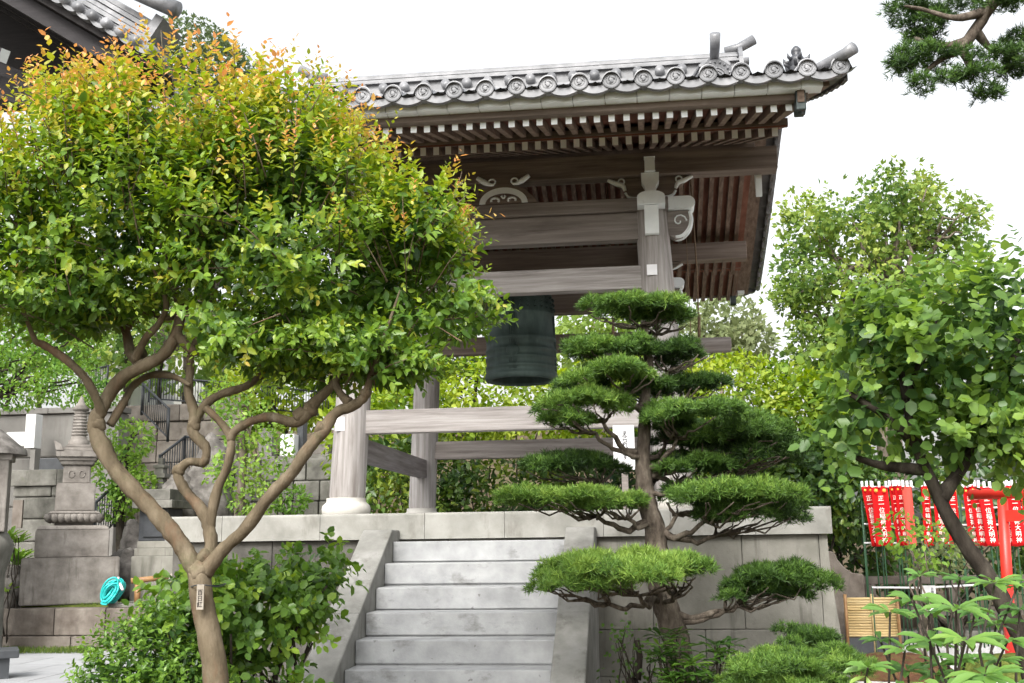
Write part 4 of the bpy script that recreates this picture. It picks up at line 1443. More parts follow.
def rosette(L, c, n, size, tint, up=.35, spread=1.0, droop=.12, face=None, nrm=(0, 0, 1.0), mul=1.0):
    a = RNG.random() * 6.28
    t = np.arange(n)
    ang = a + t * 2.399
    el = up + .5 * (t / n) + RNG.normal(size=n) * .1
    A = np.stack([np.cos(ang) * np.cos(el), np.sin(ang) * np.cos(el), np.sin(el) - droop], 1)
    if face is not None:
        A = unit(A + np.array(face) * .5)
    N = np.tile(np.array(nrm), (n, 1)) + RNG.normal(size=(n, 3)) * .12
    L.add(np.tile(np.array(c), (n, 1)) + A * size * .06, A, N, size * RNG.uniform(.75, 1.15, n), tint + RNG.normal(size=n) * .07)


T_LANCE2 = (np.array([(0, 0, 0), (.22, .07, .03), (.5, .125, .05), (.78, .10, .02), (1, 0, -.08), (.78, -.10, .02), (.5, -.125, .05), (.22, -.07, .03), (.5, 0, .015)]),
            [(0, 8, 2, 1), (8, 4, 3, 2), (0, 7, 6, 8), (8, 6, 5, 4)])
T_WIDE = (T_LANCE2[0] * np.array([1, 1.2, 1.3]), T_LANCE2[1])
o = root('dark_leaved_plant', tuple(at(690, 665, 7.7) * np.array([1, 1, 0])), 'dark glossy plant with pointed leaves growing round the pine trunk', 'plant')
L = Leaves()
mb = MB()
for k in range(70):
    px, py = RNG.uniform(656, 732), RNG.uniform(630, 705)
    if py < 645 and px > 705:
        continue
    c = at(px, py, RNG.uniform(7.4, 7.95))
    rosette(L, c, 9, .13, RNG.uniform(.05, .55), .1, face=(0, -.3, 0))
    branch_to(mb, (o.location[0] + RNG.uniform(-.1, .1), 7.7, 0), c, .008, .005, .05, 5, 4)
L.build('foliage', G['shrub'], o, T_LANCE2)
mb.build('stem', M['bark_dark'], o)
o = root('bare_twig_shrub', tuple(at(640, 670, 8.6) * np.array([1, 1, 0])), 'thin sparse shrub with few small leaves between stairs and pine', 'bush')
L = Leaves()
mb = MB()
for k in range(22):
    e = at(RNG.uniform(606, 665), RNG.uniform(628, 680), RNG.uniform(8.3, 8.9))
    branch_to(mb, (o.location[0] + RNG.uniform(-.05, .05), 8.6, 0), e, .009, .003, .04, 5, 5)
    P = e + RNG.normal(size=(9, 3)) * .05
    L.add(P, rand_dirs(9), rand_dirs(9) + np.array([0, -.5, .6]), .035, .35)
branch_to(mb, (o.location[0] - .02, 8.5, 0), at(637, 640, 8.5), .035, .02)
L.build('foliage', G['shrub'], o, T_ROUND)
mb.build('stem', M['bark_dark'], o)

# --- rhododendron in the right foreground
o = root('rhododendron', tuple(at(955, 700, 4.3) * np.array([1, 1, 0])), 'rhododendron with whorls of long light green leaves at lower right', 'bush')
L = Leaves()
mb = MB()
base = np.array([o.location[0], 4.4, 0])
whorls = [(956, 608, 4.1, .165, .62), (912, 600, 4.3, .15, .56), (890, 612, 4.5, .13, .5), (995, 583, 4.3, .13, .45), (930, 640, 4.2, .14, .5), (966, 640, 4.0, .15, .6), (1008, 640, 4.2, .13, .55), (868, 668, 4.2, .11, .5),
          (905, 650, 4.4, .12, .48), (985, 675, 3.9, .16, .66), (945, 690, 3.8, .16, .72), (1015, 690, 4.1, .15, .5), (1020, 610, 4.6, .12, .4), (975, 612, 4.6, .12, .4), (928, 612, 4.6, .11, .4), (940, 665, 4.5, .13, .42),
          (900, 690, 4.2, .12, .5), (1000, 660, 4.5, .12, .42), (960, 580, 4.7, .10, .45), (920, 575, 4.9, .09, .5), (1018, 585, 4.6, .11, .4), (880, 640, 4.6, .10, .45)]
whorls += [(RNG.uniform(872, 1030), RNG.uniform(618, 700), RNG.uniform(4.2, 5.0), RNG.uniform(.10, .14), RNG.uniform(.3, .55)) for k in range(7)]
for px, py, Y, sz, ti in whorls:
    c = at(px, py, Y)
    rosette(L, c, 12, sz * .76, ti - .10 + RNG.normal() * .08, .0, face=(.05, -.42, -.12), nrm=(0, -.45, 1))
    branch_to(mb, base + np.array([RNG.uniform(-.25, .25), RNG.uniform(-.1, .3), 0]), c, .009, .004, -.1, 6, 6)
L.add(np.tile(at(866, 676, 4.2), (2, 1)), [(-.9, -.2, -.3), (.2, -.5, -.8)], [(0, -.5, 1), (0, -1, .3)], .07, 1.0)
L.build('foliage', G['rhodo'], o, T_WIDE)
mb.build('stem', M['bark_dark'], o)

# --- leaning tree with broad leaves on the right
BY = 6.8
bt = root('broadleaf_tree', (at(1040, 680, BY)[0] + .25, BY, 0), 'leaning dark trunked tree with broad green leaves at right edge', 'tree')
mb = MB()
b0 = at(1030, 660, BY)
Q2, q2 = spline([(b0[0] + .12, BY, -.05), (b0[0] + .06, BY, .5), tuple(at(1024, 645, BY)), tuple(at(1008, 612, BY)), tuple(at(990, 580, BY)), tuple(at(968, 548, BY)), tuple(at(950, 520, BY)), tuple(at(938, 495, BY)), tuple(at(925, 468, BY)), tuple(at(915, 440, BY)), tuple(at(905, 400, BY)), tuple(at(900, 350, BY))],
                [.08, .07] + [r * mpp(BY) for r in (8.5, 8.2, 7.8, 7.4, 6.8, 6.2, 5.5, 4.5, 3.2, 2)], 5)
mb.tube(Q2, q2, 12, wob=.08)
for l in ([(940, 500, BY, 8), (960, 470, BY + .1, 6), (985, 430, BY + .2, 5), (1010, 380, BY + .2, 4), (1020, 320, BY + .2, 3)], [(918, 445, BY, 6), (890, 420, BY - .1, 4), (860, 400, BY - .1, 3), (835, 385, BY - .1, 2)],
          [(925, 470, BY, 6), (880, 465, BY + .1, 4), (850, 455, BY + .1, 2.5)], [(905, 400, BY, 4), (930, 340, BY, 3), (950, 290, BY, 2)]):
    limb(mb, l, 8)
mb.build('trunk', M['bark_dark'], bt)
L = Leaves()
es = [ell(965, 350, BY, 92, 66, .7), ell(900, 388, BY, 56, 48, .5), ell(1012, 305, BY, 44, 38, .5), ell(1015, 420, BY, 52, 38, .5), ell(858, 415, BY, 28, 34, .35), ell(940, 432, BY + .1, 66, 30, .5), ell(885, 340, BY + .1, 42, 28, .4), ell(1020, 370, BY, 56, 74, .6)]
P, N = shell_points(es, 760, .3, lambda P: airy(P, -.25, 4.2))
ng = RNG.random(len(P))
shoots(L, P, unit(N * .8 + RNG.normal(size=P.shape) * .5 + np.array([0, 0, .25])), RNG.uniform(.2, .42, len(P)), 10, .078 * RNG.uniform(.8, 1.25, len(P)), lambda t, p: .22 + .42 * ng + .18 * t, tip_small=.7, splay=1.0, droop=.5)
mass(L, es, 1700, .078, .22, .2, tintvar=.25)
L.build('crown', G['big_leaf'], bt, T_ROUND)

# --- pine bough reaching in at the top right, its trunk out of the frame
tp = root('overhanging_pine', (4.6, 6.4, 0), 'dark pine bough hanging in from the top right corner', 'tree')
mb = MB()
mb.tube(*spline([(4.6, 6.4, -.05), (4.55, 6.4, 2.0), (4.4, 6.45, 4.5), (4.2, 6.5, 6.2), (3.8, 6.6, 6.6)], [.2, .17, .15, .11, .08], 6), 12, wob=.1)
limb(mb, [(1110, -120, 6.7, 12), (1030, -50, 6.8, 10), (1000, -8, 6.9, 6.5), (982, 20, 7, 5.8), (966, 42, 7, 5), (956, 52, 7, 3)], 9)
mb.tube(*spline([(3.8, 6.6, 6.6), tuple(at(1110, -120, 6.7)), tuple(at(1030, -50, 6.8))], [.08, .075, 10 * mpp(6.8)], 5), 9)
for l in ([(968, 40, 7, 5), (950, 45, 7, 3.5), (932, 44, 7, 3), (915, 38, 7.1, 2)], [(958, 50, 7, 5), (940, 60, 7, 3), (925, 72, 7, 2)], [(962, 48, 7, 5), (968, 62, 7, 4), (975, 75, 7, 2)],
          [(975, 30, 7, 5), (990, 48, 7.1, 3.5), (1008, 52, 7.1, 2.5), (1024, 60, 7.2, 2)], [(985, 12, 7, 6), (955, 18, 6.9, 3), (925, 10, 6.9, 2.2), (905, 6, 6.8, 1.2)]):
    limb(mb, l, 7)
mb.build('trunk', M['bark_pine'], tp)
L = Leaves()
for px, py, rx, ry in ((925, 25, 30, 22), (905, 10, 20, 18), (945, 60, 32, 16), (915, 55, 24, 18), (975, 78, 26, 14), (1000, 60, 28, 16), (1018, 45, 22, 22), (950, 5, 40, 16), (1005, 5, 30, 10), (935, 85, 22, 12), (1020, 70, 20, 16), (925, 40, 20, 20), (985, 95, 12, 6), (900, 70, 14, 14)):
    c = at(px, py, 7 + RNG.uniform(-.15, .15))
    needle_pad(L, c, (rx * mpp(7), .16, ry * mpp(7)), .22, .5, .05, .06)
L.build('crown', G['pine'], tp, T_NEED2)

# --- vegetation behind the tower
BG = 'trees and bushes behind the tower'


def pt(px, py, Y):
    return at(px, py, Y)


bush('shrub', [ell(395, 500, 16.6, 42, 60, .8), ell(430, 480, 16.8, 40, 44, .7)], 3600, .12, 'dark', 'dark glossy bush between the two left columns of the tower', group=BG, tint=.56, tintvar=.34, clump=3.2)
bush('shrub', [ell(505, 490, 16.6, 60, 46, .8), ell(470, 510, 16.4, 40, 40, .7), ell(545, 500, 16.6, 34, 46, .7)], 3000, .12, 'dark', 'dark glossy bush behind the bell, under its lower cross beams', group=BG, tint=.56, tintvar=.34, clump=3.0)
bush('shrub', [ell(590, 495, 17.0, 46, 56, .8), ell(640, 480, 17.4, 44, 50, .8)], 2400, .13, 'dark', 'dark bush behind the pine trunk and notice board', group=BG, tint=.36, tintvar=.3)
bush('shrub', [ell(400, 420, 19.5, 60, 46, 1.1), ell(370, 440, 19, 50, 60, 1)], 2600, .15, 'yellow', 'yellow green bush seen just right of the front left column', group=BG, tint=.5, tintvar=.26)
bush('shrub', [ell(490, 398, 20, 66, 42, 1.2), ell(540, 415, 19.6, 60, 46, 1.1), ell(450, 420, 19.6, 50, 40, 1)], 4200, .13, 'yellow', 'bright yellow green bush directly behind the hanging bell', group=BG, tint=.64, tintvar=.22, clump=3.5)
bush('shrub', [ell(600, 410, 20.2, 60, 50, 1.2), ell(650, 400, 20.4, 52, 46, 1.1)], 3000, .14, 'yellow', 'yellow green bush behind the upper pads of the clipped pine', group=BG, tint=.55, tintvar=.24)
bush('shrub', [ell(735, 405, 19.6, 62, 52, 1.2), ell(700, 440, 19.2, 50, 50, 1), ell(780, 420, 19.4, 60, 56, 1.2)], 8500, .12, 'yellow', 'wide yellow green bush right of the tower, pine pads before it', group=BG, tint=.60, tintvar=.26, clump=3.2)
bush('shrub', [ell(820, 430, 18.8, 48, 60, 1.1), ell(850, 400, 19, 40, 40, 1)], 4600, .13, 'yellow', 'green bush between the right wall end and broad leaved tree', group=BG, tint=.42, tintvar=.26)
bush('shrub', [ell(790, 480, 17.6, 55, 46, .9), ell(840, 490, 17.8, 40, 50, .9)], 4800, .13, 'dark', 'dark bush rising behind the right end of the stone platform', group=BG, tint=.44, tintvar=.3)
bush('shrub', [ell(700, 480, 17.6, 60, 50, .9)], 3000, .13, 'dark', 'dark bush half hidden by the right hand pine pads', group=BG, tint=.38, tintvar=.3)
bush('tree', [ell(725, 325, 30, 36, 26, 1.8), ell(700, 345, 30, 34, 26, 1.6), ell(745, 345, 29, 30, 22, 1.5)], 2200, .22, 'olive', 'pale olive tree showing below the right roof edge', 'tree', BG, tint=.55, bark='bark_pale', srad=.07)
bush('tree', [ell(600, 320, 30, 40, 26, 1.8), ell(580, 345, 29, 40, 24, 1.6), ell(640, 335, 30, 40, 26, 1.6)], 1800, .22, 'far', 'small pale green tree peeping through right of the bell', 'tree', BG, tint=.6, bark='bark_pale', srad=.07)
bush('tree', [ell(300, 395, 27, 60, 36, 2), ell(350, 380, 27, 56, 36, 2), ell(255, 400, 27, 46, 34, 1.8)], 3600, .20, 'yellow', 'light green tree behind the left columns above the railings', 'tree', BG, tint=.62, tintvar=.24, srad=.07)
bush('tree', [ell(410, 350, 28, 60, 40, 2.2), ell(470, 345, 29, 50, 36, 2)], 2800, .22, 'dark', 'dark green tree behind the bell tower, left of the bell', 'tree', BG, tint=.55, tintvar=.3, srad=.08)
bush('tree', [ell(170, 345, 30, 70, 50, 2.5), ell(240, 350, 31, 60, 44, 2.4), ell(110, 330, 31, 50, 40, 2.2)], 4200, .24, 'far', 'green tree seen through the crape myrtle branches', 'tree', BG, tint=.45, tintvar=.3, srad=.1)
# hedge below and behind the banners
bush('hedge', [ell(900, 520, 19.5, 60, 70, .9), ell(980, 520, 19.6, 60, 74, .9), ell(1050, 520, 19.6, 60, 80, .9), ell(850, 540, 19, 40, 50, .8)], 5200, .15, 'dark', 'dark hedge behind the row of red banners', 'hedge', tint=.30, tintvar=.3, clump=2.5, stems=8)
bush('sapling', [ell(925, 545, 14.8, 30, 24, .4), ell(900, 530, 14.8, 22, 18, .35)], 260, .09, 'light', 'thin sapling with pale leaves before the red banners', 'sapling', tint=.5, stems=4, srad=.012, bark='bark_pale')
bush('fern_shrub', [ell(955, 540, 15.2, 20, 18, .3), ell(938, 560, 15.2, 26, 14, .3)], 300, .09, 'olive', 'pale feathery shrub beside the red torii gate', 'bush', tint=.5, stems=3, srad=.01)

# big airy tree at the far right
ft = [ell(900, 195, 21, 40, 26, 1.2), ell(870, 235, 21, 48, 28, 1.3), ell(815, 225, 21, 34, 30, 1.1), ell(805, 275, 21, 30, 36, 1.1), ell(940, 230, 21, 36, 20, 1.1), ell(950, 265, 21, 40, 20, 1.1), ell(880, 290, 21, 50, 26, 1.3), ell(835, 310, 21, 46, 32, 1.3),
      ell(915, 315, 21, 56, 34, 1.3), ell(965, 215, 21, 18, 8, .6), ell(795, 300, 21, 16, 22, .7), ell(960, 330, 21, 60, 40, 1.3), ell(830, 350, 21, 46, 34, 1.2)]
o = root('zelkova_tree', tuple(at(885, 400, 21) * np.array([1, 1, 0])), 'tall airy light green tree against the white sky at right', 'tree')
L = Leaves()
mass(L, ft, 12500, .12, lambda P: .54 + .10 * np.sin(P[:, 0] * 1.7) * np.sin(P[:, 2] * 2.3), .25, tuft=18, tintvar=.3, clump=2.2)
L.build('crown', G['far'], o, T_CLUMP)
mb = MB()
b0 = at(885, 400, 21)
mb.tube(*spline([(b0[0], 21, -.1), (b0[0] + .05, 21, 2.5), tuple(at(880, 360, 21)), tuple(at(893, 300, 21)), tuple(at(897, 250, 21)), tuple(at(905, 190, 21))], [.3, .26, .2, .14, .09, .03], 5), 10, wob=.06)
for e in ft:
    for k in range(3):
        s_ = at(*random.choice([(885, 350, 21), (893, 300, 21), (896, 262, 21)]))
        branch_to(mb, s_, np.array(e[0]) + RNG.uniform(-.55, .55, 3) * np.array(e[1]), .06, .014, .15, 6, 7)
mb.build('trunk', M['bark_pale'], o)

# clipped round crown rising far behind on the left
bush('tree', [ell(190, 60, 36, 52, 44, 2.2), ell(150, 60, 36, 34, 36, 2), ell(225, 75, 36, 34, 36, 2)], 5200, .17, 'olive', 'tall round topped tree far behind the crape myrtle, against the sky', 'tree', tint=.05, tintvar=.18, stems=6, srad=.2, tmpl=T_CLUMP)
# ------------------------------------------------------------------ graveyard terrace and stones on the left


def X(px, py, Y):
    return at(px, py, Y)[0]


def Z(px, py, Y):
    return at(px, py, Y)[2]


def pbox(mb, x0, x1, y0, y1, Y, dep, m=0, bev=.012):
    """box whose front stands at distance Y and fills the given part of the view, dep metres deep"""
    xm, ym = (x0 + x1) / 2, (y0 + y1) / 2
    mb.box(X(x0, ym, Y), X(x1, ym, Y), Y, Y + dep, Z(xm, y1, Y), Z(xm, y0, Y), m, bev)


def block_wall(name, x0, x1, Y, z0, z1, rowh, bl, mat, label, dep=.5, cap=None, cat='wall', rough=.03):
    o = root(name, ((x0 + x1) / 2, Y, z0), label, cat)
    mb = MB()
    z = z0
    while z < z1 - .02:
        h = min(rowh * random.uniform(.85, 1.15), z1 - z)
        if z1 - (z + h) < rowh * .35:
            h = z1 - z
        x = x0 - random.uniform(0, bl)
        while x < x1:
            w_ = bl * random.uniform(.6, 1.3)
            a, b = max(x, x0), min(x + w_, x1)
            if b - a > .05:
                mb.box(a + .008, b - .008, Y - random.uniform(0, rough), Y + dep, z + .008, z + h - .008, 0, min(.035, h * .14))
            x += w_
        z += h
    mb.box(x0 + .02, x1 - .02, Y + .05, Y + dep - .02, z0, z1 - .04)
    mb.build('blocks', mat, o)
    if cap:
        mb = MB()
        x = x0 - .05
        while x < x1:
            b = min(x + random.uniform(.9, 1.4), x1 + .05)
            mb.box(x + .004, b - .004, Y - .09, Y + dep, z1 + .002, z1 + cap, 0, .015)
            x = b
        mb.build('coping', mat, o)
    return o


YP = 17.7
# planter kerb in two courses with moss on top
kx0, kx1 = X(-60, 620, 16.6), X(158, 620, 16.6)
zk = Z(80, 608, 16.6)
o = root('stone_planter', ((kx0 + kx1) / 2, 16.8, 0), 'low brown stone planter edge under the carved stone pagoda', 'planter')
mb = MB()
for z0, z1, bl in ((0, zk * .36, 1.1), (zk * .36, zk, .95)):
    x = kx0
    while x < kx1:
        b = min(x + bl * random.uniform(.8, 1.2), kx1)
        mb.box(x + .006, b - .006, 16.6 + (0 if z0 > 0 else -.04), 16.95, z0 + .005, z1 - .005, 0, .02)
        x = b
y = 16.96
while y < 19.6:
    mb.box(kx1 - .35, kx1 - .006, y, y + .9, .005, zk - .005, 0, .02)
    y += .906
mb.build('kerb_stone', M['kerb'], o)
mb = MB()
mb.box(kx0, kx1 - .36, 16.96, 21, 0, zk + .02)
mb.build('moss_bed', M['moss'], o)
g = MB()
g.box(kx0, X(90, 648, 16.2), 16.1, 16.555, .0, .03)
L = Leaves()
n = 2600
P = np.stack([RNG.uniform(kx0, X(90, 648, 16.2), n), RNG.uniform(16.1, 16.55, n), np.full(n, .02)], 1)
L.add(P, rand_dirs(n) * .5 + np.array([0, 0, 1]), rand_dirs(n), RNG.uniform(.05, .11, n), RNG.random(n))
n = 1500
P = np.stack([RNG.uniform(kx0, kx1 - .4, n), RNG.uniform(16.97, 17.3, n), np.full(n, zk + .015)], 1)
L.add(P, rand_dirs(n) * .8 + np.array([0, 0, .8]), rand_dirs(n), RNG.uniform(.03, .08, n), .4 + .5 * RNG.random(n))
L.build('grass', G['grass'], None, T_NEED2, kind='stuff')

# carved stone pagoda
o = root('stone_pagoda', (X(71, 580, YP), YP, zk), 'tall warm grey carved stone pagoda with ringed finial on two base blocks', 'stone pagoda')
cx = X(71, 580, YP)


def sq(mb, w0, w1, y0, y1, m=0, bev=.015):
    """square block centred on the pagoda axis, half widths in picture pixels at bottom and top"""
    z0, z1 = Z(71, y1, YP), Z(71, y0, YP)
    a, b = w0 * mpp(YP), w1 * mpp(YP)
    bm = bmesh.new()
    bmesh.ops.create_cube(bm, size=1)
    for p in bm.verts:
        h = a if p.co.z < 0 else b
        p.co = Vector((cx + p.co.x * 2 * h, YP + p.co.y * 2 * h, z0 + (p.co.z + .5) * (z1 - z0)))
    bmesh.ops.bevel(bm, geom=bm.edges[:], offset=bev, segments=2, affect='EDGES')
    mb.addbm(bm, m)


def part(name, blocks, mat='pagoda_stone', extra=None):
    mb = MB()
    for b in blocks:
        sq(mb, *b)
    if extra:
        extra(mb)
    return mb.build(name, M[mat], o)


part('base_block', [(45, 45, 557, 602.5)])
part('upper_base', [(34.5, 34.5, 530, 557.2), (34.5, 31, 526, 530.2)])


def lotus(mb):
    zc = Z(71, 518, YP)
    h = 24 * mpp(YP)
    for sx in range(-4, 5):
        for side in range(4):
            t = sx / 4 * h
            px_, py_ = ((t, -h), (t, h), (-h, t), (h, t))[side]
            mb.lathe([(.01, zc - .085), (.055, zc - .05), (.075, zc), (.055, zc + .05), (.01, zc + .06)], (cx + px_, YP + py_), 8)


part('lotus_plinth', [(18, 19, 523, 526.2), (22, 25, 514, 523), (25, 22, 511.5, 514.2)], extra=lotus)
part('shaft', [(19, 18.5, 484, 511.7)])


def emblem(mb):
    zc, yf = Z(71, 475, YP), YP - 13.2 * mpp(YP)
    for dx in (-5, 5):
        mb.tube([(cx + dx * mpp(YP) + .045 * math.cos(a), yf, zc + .06 * math.sin(a)) for a in np.linspace(0, 6.28, 13)], .010, 5)


part('upper_shaft', [(13.2, 13, 466, 484.2)], extra=emblem)


def horns(mb):
    h = 21 * mpp(YP)
    z0 = Z(71, 452, YP)
    for sx in (-1, 1):
        for s2 in (-1, 1):
            c = (cx + sx * h * .86, YP + s2 * h * .86)
            mb.prism([(c[0] - sx * .07, z0), (c[0] + sx * .05, z0), (c[0] + sx * .085, z0 + .16), (c[0] - sx * .02, z0 + .10)], 'y', c[1] - .06, c[1] + .06)


part('roof_stone', [(15, 17, 462, 466.2), (17.5, 19, 458.5, 462.2), (20.5, 21, 452, 458.7), (16, 15.5, 448.5, 452.2), (12.5, 12, 445.5, 448.7)], extra=horns)
mb = MB()
zs = [Z(71, y, YP) for y in (446, 441, 439.5, 437)]
pr = [(.17, zs[0]), (.17, zs[1]), (.13, zs[2]), (.13, zs[3])]
for k in range(8):
    y = 436.5 - k * 3.1
    pr += [(.105 - .003 * k, Z(71, y, YP)), (.135 - .004 * k, Z(71, y - .8, YP)), (.135 - .004 * k, Z(71, y - 2.2, YP)), (.105 - .003 * k, Z(71, y - 2.9, YP))]
pr += [(.13, Z(71, 411, YP)), (.14, Z(71, 409, YP)), (.07, Z(71, 405, YP)), (.03, Z(71, 399, YP)), (.004, Z(71, 396, YP))]
mb.lathe(pr, (cx, YP), 20)
mb.build('finial', M['pagoda_stone'], o)

FACE = math.atan2(9.0, 17.2)
o.rotation_euler = (0, 0, FACE)

# stone lantern at the left edge
YL = 15.6
o = root('stone_lantern', (X(-15, 500, YL), YL, 0), 'stone lantern with broad mossy cap at the left edge', 'stone lantern')
cx = X(-15, 500, YL)
m1 = mpp(YL)
mb = MB()
zc = lambda y: Z(-8, y, YL)
mb.lathe([(38 * m1, zc(455)), (37 * m1, zc(450)), (28 * m1, zc(443)), (17 * m1, zc(434)), (9 * m1, zc(428)), (7 * m1, zc(424)), (9 * m1, zc(420)), (2 * m1, zc(412))], (cx, YL), 20)
mb.build('cap', M['rock'], o)
mb = MB()
mb.box(cx - 22 * m1, cx + 22 * m1, YL - 22 * m1, YL + 22 * m1, zc(532), zc(456), 0, .02)
mb.box(cx - 25 * m1, cx + 25 * m1, YL - 25 * m1, YL + 25 * m1, zc(461), zc(455), 0, .02)
mb.build('fire_box', M['pagoda_stone'], o)
mb = MB()
mb.lathe([(26 * m1, 0), (24 * m1, zc(575)), (30 * m1, zc(552)), (31 * m1, zc(545)), (25 * m1, zc(534)), (22 * m1, zc(531.5))], (cx, YL), 20)
mb.build('pedestal', M['old_stone'], o)

o.rotation_euler = (0, 0, FACE)


def rock(name, px, py, Y, r, label, mat='rock', seed=0):
    rr = np.random.default_rng(seed)
    bm = bmesh.new()
    bmesh.ops.create_icosphere(bm, subdivisions=4, radius=1)
    ph = rr.random(6) * 6
    c = at(px, py, Y)
    for p in bm.verts:
        v = p.co
        f = 1 + .16 * math.sin(v.x * 3 + ph[0]) * math.sin(v.y * 2.6 + ph[1]) + .13 * math.sin(v.z * 4 + ph[2] + v.x * 2) + .07 * math.sin(v.x * 9 + ph[3]) * math.sin(v.z * 8 + ph[4]) + .04 * math.sin(v.y * 17 + ph[5] + v.z * 14)
        p.co = Vector((c[0] + v.x * r[0] * f, c[1] + v.y * r[1] * f, c[2] + v.z * r[2] * f))
    mb = MB()
    mb.addbm(bm, 0, True)
    return mb.build(name, M[mat], None, label=label, cat='rock')


rock('rock', 124, 578, 18.6, (.36, .4, .55), 'dark mossy rock right of the stone pagoda', seed=1)
rock('rock', 134, 562, 19.0, (.3, .35, .6), 'second mossy rock left of the dark slate altar', seed=2)
rock('rock', 5, 590, 16.9, (.35, .3, .35), 'rounded rock below the edge lantern', seed=3)
rock('rock', 176, 600, 17.4, (.3, .3, .4), 'pinkish stone behind the crape myrtle trunk', 'rubble', 4)
rock('rock', 210, 488, 20.2, (.55, .4, .8), 'large weathered rock before the graveyard stair rail', seed=5)
rock('rock', 185, 500, 20.0, (.35, .4, .6), 'smaller dark rock beside the little stone tower', seed=6)

# steps and low walls between lantern and pagoda
o = root('garden_steps', (X(22, 590, 19.5), 19.5, 0), 'old stone steps between the edge lantern and the pagoda', 'steps')
for k in range(4):
    mb = MB()
    z1 = zk + .18 + k * .2
    mb.box(X(-10, 560, 19), X(40, 560, 19), 18.6 + k * .35, 20.4, z1 - .2 + .004, z1, 0, .02)
    mb.build('step', M['old_stone'], o)
block_wall('stone_wall', X(12, 510, 20.6), X(66, 510, 20.6), 20.6, 0, Z(40, 486, 20.6), .42, 1.3, M['old_stone'], 'dark grey block wall with thick coping behind the pagoda', .6, .32)
mb = MB()
pbox(mb, 39, 67, 458, 477, 21.0, .3)
props(mb.build('gravestone', M['slate']), 'black polished gravestone on the wall behind the pagoda', 'gravestone')
mb = MB()
pbox(mb, 12, 22, 500, 528, 18.0, .05)
mb.build('stone_slab', M['kerb'], None, label='narrow brown stone slab leaning behind the edge lantern', cat='slab')
block_wall('retaining_wall', X(-80, 450, 24.5), X(118, 450, 24.5), 24.5, 0, Z(50, 414, 24.5), 1.3, 2.2, M['concrete'], 'stained concrete retaining wall behind the pagoda and lantern', .5, .14, rough=.01)
o = root('white_gatepost', (X(22, 460, 23.6), 23.7, 0), 'white rendered post and low panel before the concrete wall', 'gatepost')
mb = MB()
pbox(mb, 25, 35, 414, 448, 23.6, .3)
mb.build('post', M['white_wall'], o)
mb = MB()
pbox(mb, 6, 25, 432, 446, 23.7, .2)
mb.build('panel', M['white_wall'], o)
mb = MB()
pbox(mb, 28, 33, 448, 520, 23.65, .25)
mb.build('foot', M['concrete'], o)

# slate altar with steps
o = root('grave_altar', (X(150, 560, 18.6), 18.9, 0), 'dark slate grave altar on pale stone steps behind the myrtle trunk', 'altar')
mb = MB()
pbox(mb, 132, 172, 500, 508, 18.5, .9, 0)
pbox(mb, 137, 170, 489, 500, 18.6, .7, 0)
mb.build('top_stone', M['old_stone'], o)
mb = MB()
pbox(mb, 139, 168, 508.5, 541, 18.7, .6)
pbox(mb, 143, 164, 513, 537, 18.67, .05)
mb.build('slate_panel', M['slate'], o)
mb = MB()
for y0, y1, xa, xb, Y in ((541, 548, 137, 172, 18.5), (548, 556, 134, 176, 18.3), (556, 608, 130, 180, 18.1)):
    pbox(mb, xa, xb, y0 + .1, y1, Y, 1.0)
mb.build('plinth', M['granite_wall'], o)
YT = 20.4
o = root('small_stone_tower', (X(160, 500, YT), YT, 0), 'small tiered stone tower behind the slate altar', 'stone tower')
mb = MB()
cxx = X(160, 490, YT)
mm = mpp(YT)
for w0, ya, yb in ((8, 486, 560), (5, 478, 486.2), (8, 474, 478.2), (4.5, 468, 474.2), (6, 465, 468.2), (2.5, 458, 465.2)):
    mb.box(cxx - w0 * mm, cxx + w0 * mm, YT - w0 * mm, YT + w0 * mm, max(0, Z(160, yb, YT)), Z(160, ya, YT), 0, .015)
mb.build('tiers', M['old_stone'], o)

# tap with a turquoise hose, bamboo rail, basin, bench corner
o = root('hose_tap', (X(112, 600, 16.72), 16.75, zk), 'coil of turquoise hose hung on a white garden tap', 'hose')
mb = MB()
c = at(112, 590, 16.72)
for k in range(22):
    dx, dz = random.uniform(-.05, .05), random.uniform(-.03, .03)
    sc = random.uniform(.35, 1.1)
    mb.tube([(c[0] + dx + .10 * sc * math.cos(a) + .07 * sc * math.sin(a), c[1] + .009 * (k - 11) + .03 * math.sin(a * 2), c[2] + dz + .17 * sc * math.sin(a) - .02) for a in np.linspace(0, 6.28, 19)], .017, 6)
mb.tube(*spline([(c[0] - .08, c[1], c[2] - .1), (c[0] - .14, c[1] - .05, c[2] - .2), (c[0] - .02, c[1] - .1, zk + .05)], .017 * np.ones(3), 5), 6)
mb.build('hose_coil', M['hose'], o)
mb = MB()
mb.tube([(c[0] + .02, c[1] + .1, zk), (c[0] + .02, c[1] + .1, c[2] + .12)], .03, 10)
mb.tube([(c[0] + .02, c[1] + .1, c[2] + .10), (c[0] + .12, c[1], c[2] + .09), (c[0] + .2, c[1] - .04, c[2] + .0)], [.03, .035, .02], 8)
mb.tube([(c[0] + .1, c[1] - .01, c[2] + .12), (c[0] + .1, c[1] - .01, c[2] + .2)], .018, 8)
mb.build('tap', M['plastic_white'], o)
o = root('bamboo_spout', (X(140, 605, 17.0), 17.0, zk), 'reddish bamboo spout on a short post beside the hose', 'spout')
mb = MB()
a, b = at(131, 581, 17.0), at(168, 577, 17.3)
mb.tube([a, (a + b) / 2, b], .045, 10)
mb.build('bamboo_pipe', M['bamboo_old'], o)
mb = MB()
a = at(138, 582, 17.05)
mb.tube([(a[0], a[1], zk - .02), (a[0], a[1], a[2] - .02)], .05, 10)
mb.build('post', M['bamboo_old'], o)
mb = MB()
